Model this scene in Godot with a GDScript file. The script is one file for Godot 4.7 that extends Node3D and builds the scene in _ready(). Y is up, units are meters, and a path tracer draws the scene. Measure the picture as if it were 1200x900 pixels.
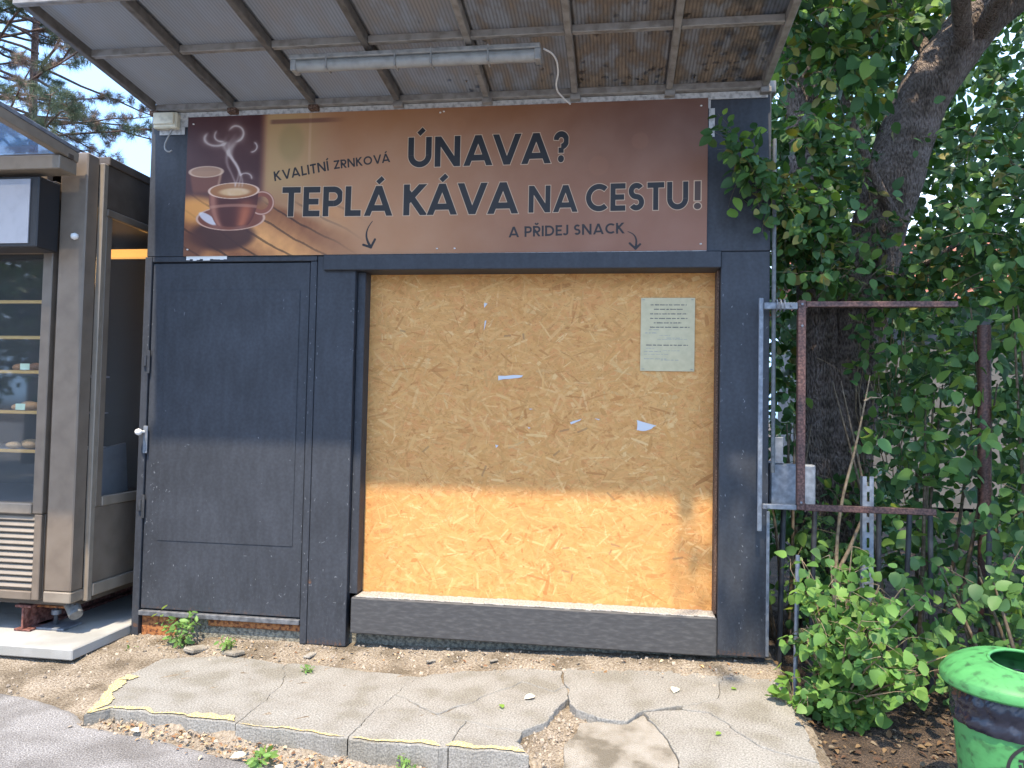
extends Node3D

# ------------------------------------------------------------------ mesh builder
class MB:
	var v := PackedVector3Array()
	var n := PackedVector3Array()
	var uv := PackedVector2Array()
	var col := PackedColorArray()
	var idx := PackedInt32Array()
	var tint := Color.WHITE

	func vert(p: Vector3, nn: Vector3, t := Vector2.ZERO) -> int:
		v.append(p); n.append(nn); uv.append(t); col.append(tint)
		return v.size() - 1

	# points counted anticlockwise when seen from outside; flipped when «from» (a point inside) says so
	func poly(pts: Array, from = null, uvs := []) -> void:
		var nn: Vector3 = (pts[1] - pts[0]).cross(pts[2] - pts[0])
		if nn.length() < 1e-12:
			if pts.size() > 3:
				nn = (pts[2] - pts[0]).cross(pts[3] - pts[0])
			if nn.length() < 1e-12:
				return
		nn = nn.normalized()
		var flip := false
		if from != null and nn.dot(pts[0] - from) < 0:
			flip = true
			nn = -nn
		var b := v.size()
		for i in pts.size():
			vert(pts[i], nn, uvs[i] if uvs.size() else Vector2.ZERO)
		for i in range(1, pts.size() - 1):
			if flip:
				idx.append_array([b, b + i, b + i + 1])
			else:
				idx.append_array([b, b + i + 1, b + i])

	func box(c: Vector3, s: Vector3, bev := 0.0, ba := Basis()) -> void:
		var h := s * 0.5
		var e: float = min(bev, min(h.x, min(h.y, h.z)) * 0.8)
		if e <= 0.0:
			for ax in 3:
				for sg in [-1, 1]:
					var pts := []
					for k in [[-1, -1], [1, -1], [1, 1], [-1, 1]]:
						var p := Vector3.ZERO
						p[ax] = sg * h[ax]; p[(ax + 1) % 3] = k[0] * h[(ax + 1) % 3]; p[(ax + 2) % 3] = k[1] * h[(ax + 2) % 3]
						pts.append(c + ba * p)
					poly(pts, c)
			return
		for ax in 3:
			var a1 := (ax + 1) % 3
			var a2 := (ax + 2) % 3
			for sg in [-1, 1]:
				var pts := []
				for k in [[-1, -1], [1, -1], [1, 1], [-1, 1]]:
					var p := Vector3.ZERO
					p[ax] = sg * h[ax]; p[a1] = k[0] * (h[a1] - e); p[a2] = k[1] * (h[a2] - e)
					pts.append(c + ba * p)
				poly(pts, c)
				for s2 in [-1, 1]:   # chamfer between face (ax, sg) and face (a1, s2)
					var q := []
					for k in [-1, 1]:
						var p := Vector3.ZERO
						p[ax] = sg * h[ax]; p[a1] = s2 * (h[a1] - e); p[a2] = k * (h[a2] - e)
						q.append(c + ba * p)
					for k in [1, -1]:
						var p := Vector3.ZERO
						p[ax] = sg * (h[ax] - e); p[a1] = s2 * h[a1]; p[a2] = k * (h[a2] - e)
						q.append(c + ba * p)
					poly(q, c)
		for sx in [-1, 1]:
			for sy in [-1, 1]:
				for sz in [-1, 1]:
					var g := Vector3(sx, sy, sz)
					var pts := []
					for ax in 3:
						var p := g * (h - Vector3(e, e, e))
						p[ax] = g[ax] * h[ax]
						pts.append(c + ba * p)
					poly(pts, c)

	func span(a: Vector3, b: Vector3, bev := 0.0) -> void:   # box by two corners
		box((a + b) * 0.5, (b - a).abs(), bev)

	func bar(a: Vector3, b: Vector3, w: float, h: float, bev := 0.0, up := Vector3.UP) -> void:
		var z := (b - a).normalized()
		var x := up.cross(z).normalized()
		box((a + b) * 0.5, Vector3(w, h, a.distance_to(b)), bev, Basis(x, z.cross(x), z))

	func tube(pts: Array, radii, sides := 8, caps := true, bump = null) -> void:
		var m := pts.size()
		var frame := Vector3.UP
		var b := v.size()
		var prev := Vector3.ZERO
		var run := 0.0
		for i in m:
			var d: Vector3 = (pts[min(i + 1, m - 1)] - pts[max(i - 1, 0)]).normalized()
			if i == 0:
				frame = (Vector3.UP if absf(d.y) < 0.9 else Vector3.RIGHT).cross(d).normalized()
			else:
				frame = (frame - d * frame.dot(d)).normalized()
				run += prev.distance_to(pts[i])
			prev = pts[i]
			var o := d.cross(frame)
			var r: float = radii[i] if radii is Array else radii
			for k in sides + 1:
				var a := TAU * (k % sides) / sides
				var nn := frame * cos(a) + o * sin(a)
				var rr := r
				if bump != null:
					rr *= bump.call(pts[i] + nn * r, a)
				vert(pts[i] + nn * rr, nn, Vector2(float(k) / sides, run))
		var w := sides + 1
		for i in m - 1:
			for k in sides:
				var p := b + i * w + k
				idx.append_array([p, p + w, p + 1, p + 1, p + w, p + w + 1])
		if caps:
			for e in [0, m - 1]:
				var ring := []
				for k in sides:
					ring.append(v[b + e * w + k])
				poly(ring, pts[1] if e == 0 else pts[m - 2])

	# profile: Array of Vector2(radius, y)
	func lathe(c: Vector3, prof: Array, sides := 24, wob = null) -> void:
		var b := v.size()
		var w := sides + 1
		for i in prof.size():
			var t: Vector2 = (prof[min(i + 1, prof.size() - 1)] - prof[max(i - 1, 0)])
			for k in w:
				var a := TAU * (k % sides) / sides
				var rr: float = prof[i].x
				if wob != null:
					rr += wob.call(a, prof[i].y)
				var nn := Vector3(cos(a) * t.y, -t.x, sin(a) * t.y).normalized()
				vert(c + Vector3(cos(a) * rr, prof[i].y, sin(a) * rr), nn, Vector2(float(k) / sides, prof[i].y))
		for i in prof.size() - 1:
			for k in sides:
				var p := b + i * w + k
				idx.append_array([p, p + 1, p + w, p + 1, p + w + 1, p + w])

	func smooth_normals() -> void:   # by position
		var acc := {}
		for i in range(0, idx.size(), 3):
			var a := v[idx[i]]
			var fn := (v[idx[i + 2]] - a).cross(v[idx[i + 1]] - a)
			for j in 3:
				var key := Vector3i((v[idx[i + j]] * 2000.0).round())
				acc[key] = acc.get(key, Vector3.ZERO) + fn
		for i in v.size():
			var key := Vector3i((v[i] * 2000.0).round())
			if acc.has(key) and acc[key].length() > 0:
				n[i] = acc[key].normalized()

	func mesh() -> ArrayMesh:
		var a := []
		a.resize(Mesh.ARRAY_MAX)
		a[Mesh.ARRAY_VERTEX] = v; a[Mesh.ARRAY_NORMAL] = n; a[Mesh.ARRAY_TEX_UV] = uv; a[Mesh.ARRAY_COLOR] = col; a[Mesh.ARRAY_INDEX] = idx
		var m := ArrayMesh.new()
		m.add_surface_from_arrays(Mesh.PRIMITIVE_TRIANGLES, a)
		return m


# ------------------------------------------------------------------ scene helpers
var rng := RandomNumberGenerator.new()
var taken := {}

func V(x: float, y: float, z: float) -> Vector3: return Vector3(x, y, z)
func rf(a: float, b: float) -> float: return rng.randf_range(a, b)
func sst(a: float, b: float, x: float) -> float: return smoothstep(a, b, x)

func numbered(s: String) -> String:
	var k: int = taken.get(s, 0)
	taken[s] = k + 1
	return s if k == 0 else "%s_%03d" % [s, k]

func thing(called: String, label: String, category: String, at := Vector3.ZERO, group := "") -> Node3D:
	var o := Node3D.new()
	o.name = numbered(called)
	add_child(o)
	o.position = at
	o.set_meta("label", label); o.set_meta("category", category)
	if group: o.set_meta("group", group)
	return o

func part(called: String, mb, m: Material, parent: Node, label := "") -> MeshInstance3D:
	var o := MeshInstance3D.new()
	o.name = called
	o.mesh = mb.mesh() if mb is MB else mb
	o.material_override = m
	parent.add_child(o, true)
	if label: o.set_meta("label", label)
	return o

func single(called: String, mb, m: Material, label: String, category: String, group := "") -> MeshInstance3D:
	var o := part(numbered(called), mb, m, self, label)
	o.set_meta("category", category)
	if group: o.set_meta("group", group)
	return o

func ground_piece(called: String, mb, m: Material) -> MeshInstance3D:
	var o := part(called, mb, m, self)
	o.set_meta("kind", "structure")
	return o

func bx(a: Vector3, b: Vector3, bev := 0.0) -> MB:
	var m := MB.new(); m.span(a, b, bev); return m

func stuff(called: String, mesh: Mesh, xfs: Array, tints: Array, m: Material, parent: Node) -> MultiMeshInstance3D:
	var mm := MultiMesh.new()
	mm.transform_format = MultiMesh.TRANSFORM_3D
	mm.use_colors = true
	mm.mesh = mesh
	mm.instance_count = xfs.size()
	for i in xfs.size():
		mm.set_instance_transform(i, xfs[i])
		mm.set_instance_color(i, tints[i])
	var o := MultiMeshInstance3D.new()
	o.name = called
	o.multimesh = mm
	o.material_override = m
	parent.add_child(o, true)
	o.set_meta("kind", "stuff")
	return o

# ------------------------------------------------------------------ materials
func lin(r: float, g: float, b: float) -> Color: return Color(r, g, b).linear_to_srgb()

func noise(freq: float, oct := 4, sd := 1, type := FastNoiseLite.TYPE_SIMPLEX_SMOOTH) -> FastNoiseLite:
	var f := FastNoiseLite.new()
	f.noise_type = type; f.frequency = freq; f.seed = sd
	f.fractal_octaves = oct
	return f

func ramp_tex(f: FastNoiseLite, cols: Array, offs: Array, size := 512) -> NoiseTexture2D:
	var g := Gradient.new()
	g.offsets = PackedFloat32Array(offs); g.colors = PackedColorArray(cols)
	var t := NoiseTexture2D.new()
	t.width = size; t.height = size; t.seamless = true; t.noise = f; t.color_ramp = g
	return t

func grey_tex(f: FastNoiseLite, size := 512) -> NoiseTexture2D:
	return ramp_tex(f, [Color.BLACK, Color.WHITE], [0.0, 1.0], size)

# world-triplanar material: fine albedo pattern times a coarse one, with relief
func surf(fine: Texture2D, fine_m: float, rough := 0.8, coarse: Texture2D = null, coarse_m := 1.0, bump: Texture2D = null, bump_cm := 0.0) -> StandardMaterial3D:
	var m := StandardMaterial3D.new()
	m.albedo_texture = fine
	m.roughness = rough
	m.uv1_triplanar = true; m.uv1_world_triplanar = true
	m.uv1_scale = Vector3.ONE / fine_m
	if coarse:
		m.detail_enabled = true
		m.detail_blend_mode = BaseMaterial3D.BLEND_MODE_MUL
		m.detail_albedo = coarse
		m.detail_uv_layer = BaseMaterial3D.DETAIL_UV_2
		m.uv2_triplanar = true; m.uv2_world_triplanar = true
		m.uv2_scale = Vector3.ONE / coarse_m
	if bump:
		m.heightmap_enabled = true; m.heightmap_texture = bump; m.heightmap_scale = bump_cm
	return m

func flat(c: Color, rough := 0.6, metal := 0.0, spec := 0.5) -> StandardMaterial3D:
	var m := StandardMaterial3D.new()
	m.albedo_color = c; m.roughness = rough; m.metallic = metal; m.metallic_specular = spec
	return m

# a colour with some cloudy unevenness and fine wear
func painted(c: Color, vary := 0.18, rough := 0.55, metal := 0.0, size_m := 0.5, sd := 3) -> StandardMaterial3D:
	var t := ramp_tex(noise(0.02, 5, sd), [c.darkened(vary), c, c.lightened(vary * 0.5)], [0.2, 0.5, 0.85], 256)
	var m := surf(t, size_m, rough)
	m.metallic = metal
	return m

var M := {}

func img_tex(w: int, h: int, data: PackedByteArray) -> ImageTexture:
	return ImageTexture.create_from_image(Image.create_from_data(w, h, false, Image.FORMAT_RGB8, data))

# ------------------------------------------------------------------ textures that are painted dot by dot
func put_px(d: PackedByteArray, w: int, h: int, x: int, y: int, c: Color, a: float) -> void:
	if x < 0 or y < 0 or x >= w or y >= h or a <= 0.0: return
	var i := (y * w + x) * 3
	d[i] = int(lerpf(d[i], c.r * 255.0, a)); d[i + 1] = int(lerpf(d[i + 1], c.g * 255.0, a)); d[i + 2] = int(lerpf(d[i + 2], c.b * 255.0, a))

func chipboard_texture() -> ImageTexture:
	var w := 1280
	var h := 1200
	var d := PackedByteArray()
	d.resize(w * h * 3)
	var base := lin(0.56, 0.25, 0.078)
	for i in w * h:
		d[i * 3] = int(base.r * 255); d[i * 3 + 1] = int(base.g * 255); d[i * 3 + 2] = int(base.b * 255)
	var kinds := [lin(0.63, 0.318, 0.092), lin(0.66, 0.352, 0.112), lin(0.57, 0.265, 0.070), lin(0.70, 0.40, 0.142), lin(0.59, 0.285, 0.078), lin(0.64, 0.328, 0.099), lin(0.47, 0.196, 0.050), lin(0.71, 0.44, 0.176)]
	var share := [0, 0, 1, 1, 2, 2, 3, 4, 4, 5, 5, 5, 1, 0, 2, 6, 7]
	var r := RandomNumberGenerator.new()
	r.seed = 71
	for s in 15000:
		var L := r.randf_range(14, 84)
		var W := r.randf_range(2.0, 10.0) if r.randf() < 0.75 else r.randf_range(8, 18)
		var a := r.randfn(0.0, 0.75)
		if r.randf() < 0.25: a = r.randf_range(-PI / 2, PI / 2)
		var c: Color = kinds[share[r.randi() % share.size()]]
		c = c.darkened(r.randf_range(0, 0.10)) if r.randf() < 0.5 else c.lightened(r.randf_range(0, 0.07))
		var cx := r.randf_range(-20, w + 20)
		var cy := r.randf_range(-20, h + 20)
		var ux := cos(a)
		var uy := sin(a)
		var grain := r.randf_range(0.7, 1.5)
		var ex: float = absf(ux) * L * 0.5 + absf(uy) * W * 0.5 + 1
		var ey: float = absf(uy) * L * 0.5 + absf(ux) * W * 0.5 + 1
		var skew := r.randf_range(-0.5, 0.5)
		var op := r.randf_range(0.35, 0.85)
		for y in range(maxi(0, int(cy - ey)), mini(h, int(cy + ey) + 1)):
			for x in range(maxi(0, int(cx - ex)), mini(w, int(cx + ex) + 1)):
				var p := (x - cx) * ux + (y - cy) * uy
				var q := -(x - cx) * uy + (y - cy) * ux
				if absf(p + q * skew) > L * 0.5 or absf(q) > W * 0.5 * (1.0 - 0.35 * absf(p) / (L * 0.5)): continue
				var k := 1.0
				if q > W * 0.5 * 0.78: k = 0.90
				k *= 0.965 + 0.05 * sin(q * grain * 2.2 + s)
				var i := (y * w + x) * 3
				d[i] = int(lerpf(d[i], c.r * 255 * k, op)); d[i + 1] = int(lerpf(d[i + 1], c.g * 255 * k, op)); d[i + 2] = int(lerpf(d[i + 2], c.b * 255 * k, op))
	# dark specks between strands
	for s in 5200:
		var x := r.randi() % w
		var y := r.randi() % h
		var c := lin(0.13, 0.055, 0.018)
		var run := r.randi_range(1, 5)
		var dy := r.randi_range(-1, 1)
		for k in run: put_px(d, w, h, x + k, y + (k * dy) / 2, c, 0.55)
	# a few knots and greyed strands
	for s in 16:
		var x := r.randf_range(60, w - 60)
		var y := r.randf_range(60, h - 60)
		var a := r.randf_range(-1.6, 1.6)
		var L := r.randf_range(20, 46)
		for k in int(L):
			for q in range(-3, 4):
				put_px(d, w, h, int(x + cos(a) * k - sin(a) * q), int(y + sin(a) * k + cos(a) * q), lin(0.25, 0.14, 0.06), 0.6)
	return img_tex(w, h, d)

func paint_texture() -> ImageTexture:   # dark slate paint over the whole front, 3.6 m square
	var w := 1200
	var d := PackedByteArray()
	d.resize(w * w * 3)
	var f1 := noise(0.006, 4, 5)
	var f2 := noise(0.05, 3, 9)
	var f3 := noise(0.12, 2, 19)
	for y in w:
		for x in w:
			var k := 1.0 + 0.13 * f1.get_noise_2d(x, y) + 0.10 * f2.get_noise_2d(x, y * 0.25) + 0.10 * f3.get_noise_2d(x, y)
			var i := (y * w + x) * 3
			d[i] = int(52 * k); d[i + 1] = int(55 * k); d[i + 2] = int(61 * k)
	var r := RandomNumberGenerator.new()
	r.seed = 12
	var s := w / 3.6
	var to := func(px: float, py: float) -> Vector2:
		return Vector2(fposmod(px, 3.6) * s, fposmod(-py, 3.6) * s)
	var pale := lin(0.42, 0.43, 0.44)
	# dust scuffed on near the ground
	for k in 3200:
		var X := r.randf_range(-2.75, 0.78)
		var Y := 0.16 + absf(r.randfn(0, 0.22))
		var p: Vector2 = to.call(X, Y)
		var c := lin(0.16, 0.165, 0.17)
		for j in r.randi_range(1, 9):
			put_px(d, w, w, int(p.x + r.randf_range(-1, 1)), int(p.y) - j, c, r.randf_range(0.03, 0.26))
	# rust bleeding from the lower edges, old drips
	for k in 900:
		var e = [[-2.71, -1.75, 0.305], [-1.69, -1.48, 0.17], [0.54, 0.77, 0.255], [-2.75, -2.72, 0.2], [-1.70, -1.68, 0.5]][[0, 0, 0, 1, 1, 2, 2, 3, 4][r.randi() % 9]]
		var cl: float = floor(r.randf() * 9.0) / 9.0 + r.randfn(0, 0.02)
		var p: Vector2 = to.call(lerpf(e[0], e[1], cl), e[2] + absf(r.randfn(0, 0.012)))
		put_px(d, w, w, int(p.x), int(p.y), lin(0.16, 0.065, 0.03), r.randf_range(0.2, 0.8))
	for k in 40:
		var p: Vector2 = to.call(r.randf_range(-2.7, 0.75), r.randf_range(0.6, 3.1))
		var L := r.randi_range(10, 90)
		for j in L:
			put_px(d, w, w, int(p.x + sin(j * 0.05 + k) * 1.2), int(p.y) + j, lin(0.075, 0.08, 0.09), 0.28 * (1.0 - float(j) / L))
	# chips along edges
	for line in [[-2.715, 0.2, 2.3], [-1.742, 0.35, 2.3], [-1.70, 0.2, 2.3], [-1.475, 0.2, 2.3], [0.535, 0.3, 2.2], [0.65, 0.3, 2.3], [0.775, 0.3, 3.0], [-2.66, 0.3, 1.2]]:
		for k in 26:
			var p: Vector2 = to.call(line[0] + r.randfn(0, 0.012), r.randf_range(line[1], line[2]))
			var n := r.randi_range(1, 4)
			for j in n:
				put_px(d, w, w, int(p.x) + r.randi_range(0, 1), int(p.y) + j, pale, r.randf_range(0.3, 0.9))
	for k in 130:
		var p: Vector2 = to.call(r.randf_range(-2.7, 0.75), r.randf_range(0.2, 3.1) if k % 3 else r.randf_range(0.2, 1.0))
		for j in r.randi_range(1, 3):
			put_px(d, w, w, int(p.x) + r.randi_range(0, 1), int(p.y) + j, pale, r.randf_range(0.25, 0.85))
	# scratches: [x, y, spread, count]
	for sc in [[-2.56, 2.02, 0.05, 8], [-1.90, 2.06, 0.03, 7], [-2.62, 0.98, 0.04, 6], [-2.47, 1.25, 0.012, 4], [-1.62, 0.75, 0.04, 16], [-1.57, 0.5, 0.05, 22], [-1.60, 1.0, 0.03, 6], [-2.0, 0.55, 0.25, 14], [-1.85, 0.38, 0.08, 16], [-2.4, 0.5, 0.2, 10]]:
		for k in maxi(2, sc[3] / 3):
			var p: Vector2 = to.call(sc[0] + r.randfn(0, sc[2]), sc[1] + r.randfn(0, sc[2]))
			var a := r.randfn(-0.7, 0.5) if r.randf() < 0.6 else r.randf_range(0, PI)
			var L := r.randf_range(1, 7)
			for j in int(L * 2):
				put_px(d, w, w, int(p.x + cos(a) * j * 0.5), int(p.y + sin(a) * j * 0.5), pale, r.randf_range(0.1, 0.45))
	return img_tex(w, w, d)

# ---- lettering: strokes in units of the cap height
var GL := {}
func glyphs() -> void:
	var h := 0.098
	GL = {
		"A": {"w": 0.98, "s": [[0.11, 0, 0.49, 1], [0.87, 0, 0.49, 1], [0.22, 0.26, 0.76, 0.26]]},
		"V": {"w": 0.96, "s": [[0.11, 1, 0.48, 0], [0.85, 1, 0.48, 0]]},
		"N": {"w": 0.86, "s": [[h, 0, h, 1], [0.86 - h, 0, 0.86 - h, 1], [h * 0.9, 1, 0.86 - h * 0.9, 0]]},
		"U": {"w": 0.80, "s": [[h, 1, h, 0.4], [0.8 - h, 1, 0.8 - h, 0.4]], "a": [[0.4, 0.4, 0.4 - h, 180, 360]]},
		"E": {"w": 0.58, "s": [[h, 0, h, 1], [0, h, 0.58, h], [0, 1 - h, 0.58, 1 - h], [0, 0.5, 0.53, 0.5]]},
		"T": {"w": 0.64, "s": [[0, 1 - h, 0.64, 1 - h], [0.32, 0, 0.32, 1]]},
		"L": {"w": 0.54, "s": [[h, 0, h, 1], [0, h, 0.54, h]]},
		"P": {"w": 0.66, "s": [[h, 0, h, 1], [0, 1 - h, 0.36, 1 - h], [0, 0.43, 0.36, 0.43]], "a": [[0.36, 0.6665, 0.2355, -90, 90]]},
		"R": {"w": 0.68, "s": [[h, 0, h, 1], [0, 1 - h, 0.36, 1 - h], [0, 0.43, 0.36, 0.43], [0.3, 0.43, 0.59, 0]], "a": [[0.36, 0.6665, 0.2355, -90, 90]]},
		"K": {"w": 0.76, "s": [[h, 0, h, 1], [0.1, 0.42, 0.62, 1], [0.27, 0.55, 0.66, 0]]},
		"C": {"w": 0.84, "s": [], "a": [[0.5, 0.5, 0.5 - h, 48, 312]]},
		"S": {"w": 0.62, "s": [], "a": [[0.31, 0.7025, 0.2, 35, 270], [0.31, 0.2975, 0.2, -145, 90]]},
		"O": {"w": 1.0, "s": [], "a": [[0.5, 0.5, 0.5 - h, 0, 360]]},
		"D": {"w": 0.84, "s": [[h, 0, h, 1], [0, h, 0.34, h], [0, 1 - h, 0.34, 1 - h]], "a": [[0.34, 0.5, 0.5 - h, -90, 90]]},
		"J": {"w": 0.46, "s": [[0.46 - h, 0.26, 0.46 - h, 1]], "a": [[0.19, 0.27, 0.172, 200, 360]]},
		"I": {"w": 0.196, "s": [[h, 0, h, 1]]},
		"Z": {"w": 0.66, "s": [[0, h, 0.66, h], [0, 1 - h, 0.66, 1 - h], [0.1, 0.08, 0.56, 0.92]]},
		"?": {"w": 0.56, "s": [[0.28, 0.30, 0.28, 0.47]], "a": [[0.28, 0.70, 0.2, -90, 175]], "d": [[0.28, 0.11, 0.115]]},
		"!": {"w": 0.24, "s": [[0.12, 0.31, 0.12, 1]], "d": [[0.12, 0.11, 0.115]]},
		" ": {"w": 0.26, "s": []},
	}

func glyph_sd(g: Dictionary, acc: int, p: Vector2, h: float) -> float:
	var sd := 9.0
	var w: float = g.w
	for s in g.s:
		var a := Vector2(s[0], s[1])
		var b := Vector2(s[2], s[3])
		var L := a.distance_to(b)
		var u := (b - a) / L
		var q := p - a
		var ext := 0.0 if absf(u.x) < 0.01 or absf(u.y) < 0.01 else 0.25
		sd = minf(sd, maxf(absf(q.dot(u) - L * 0.5) - L * 0.5 - ext, absf(q.x * u.y - q.y * u.x) - h))
	if g.has("a"):
		for s in g.a:
			var q := p - Vector2(s[0], s[1])
			var e := absf(q.length() - s[2]) - h
			if s[4] - s[3] < 360:
				var mid := deg_to_rad((s[3] + s[4]) * 0.5)
				var half := deg_to_rad((s[4] - s[3]) * 0.5)
				var da := absf(wrapf(q.angle() - mid, -PI, PI))
				if da > half: e = maxf(e, (da - half) * q.length())
			sd = minf(sd, e)
	sd = maxf(sd, maxf(absf(p.y - 0.5) - 0.5, absf(p.x - w * 0.5) - w * 0.5))
	if g.has("d"):
		for s in g.d:
			sd = minf(sd, p.distance_to(Vector2(s[0], s[1])) - s[2])
	var strokes := []
	if acc == 1: strokes = [[w * 0.5 - 0.05, 1.10, w * 0.5 + 0.13, 1.27]]
	if acc == 2: strokes = [[w * 0.5 - 0.15, 1.26, w * 0.5, 1.12], [w * 0.5 + 0.15, 1.26, w * 0.5, 1.12]]
	for s in strokes:
		var a := Vector2(s[0], s[1])
		var b := Vector2(s[2], s[3])
		var L := a.distance_to(b)
		var u := (b - a) / L
		var q := p - a
		sd = minf(sd, maxf(absf(q.dot(u) - L * 0.5) - L * 0.5, absf(q.x * u.y - q.y * u.x) - h * 0.8))
	return sd

# baseline from a to b (metres on the sign), cap height, weight
func letter(d: PackedByteArray, w: int, h: int, ppm: float, text: String, a: Vector2, b: Vector2, cap: float, ink: Color, edge: Color, edge_w: float, weight := 0.098) -> void:
	var list := []
	var total := 0.0
	for ch in text:
		var acc := 0
		var base := ch
		if ch in "ÚÁÍ":
			acc = 1
			base = {"Ú": "U", "Á": "A", "Í": "I"}[ch]
		if ch == "Ř":
			acc = 2
			base = "R"
		var g: Dictionary = GL[base]
		if total > 0: total += 0.11
		if list.size() and base + list[-1][3] in ["AV", "VA", "AT", "TA", "AK", "LT"]: total -= 0.12
		list.append([g, acc, total, base])
		total += g.w
	var wide: float = a.distance_to(b) / (total * cap)
	var u := (b - a).normalized()
	var up := Vector2(u.y, -u.x)
	for it in list:
		var lo := Vector2(1e9, 1e9)
		var hi := -lo
		for cx in [-0.1, it[0].w + 0.1]:
			for cy in [-0.1, 1.4]:
				var p: Vector2 = (a + u * (it[2] + cx) * cap * wide + up * cy * cap) * ppm
				lo = lo.min(p); hi = hi.max(p)
		for y in range(maxi(0, int(lo.y)), mini(h, int(hi.y) + 2)):
			for x in range(maxi(0, int(lo.x)), mini(w, int(hi.x) + 2)):
				var q := Vector2(x + 0.5, y + 0.5) / ppm - a
				var g := Vector2(q.dot(u) / (cap * wide) - it[2], q.dot(up) / cap)
				if g.x < -0.12 or g.x > it[0].w + 0.12 or g.y < -0.12 or g.y > 1.4: continue
				var sd := glyph_sd(it[0], it[1], g, weight) * cap * ppm
				if edge_w > 0.0 and sd < edge_w * ppm + 0.5:
					put_px(d, w, h, x, y, edge, clampf(edge_w * ppm + 0.5 - sd, 0, 1))
				if sd < 0.5:
					put_px(d, w, h, x, y, ink, clampf(0.5 - sd, 0, 1))

func ell(p: Vector2, c: Vector2, r: Vector2) -> float: return ((p - c) / r).length()

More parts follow.
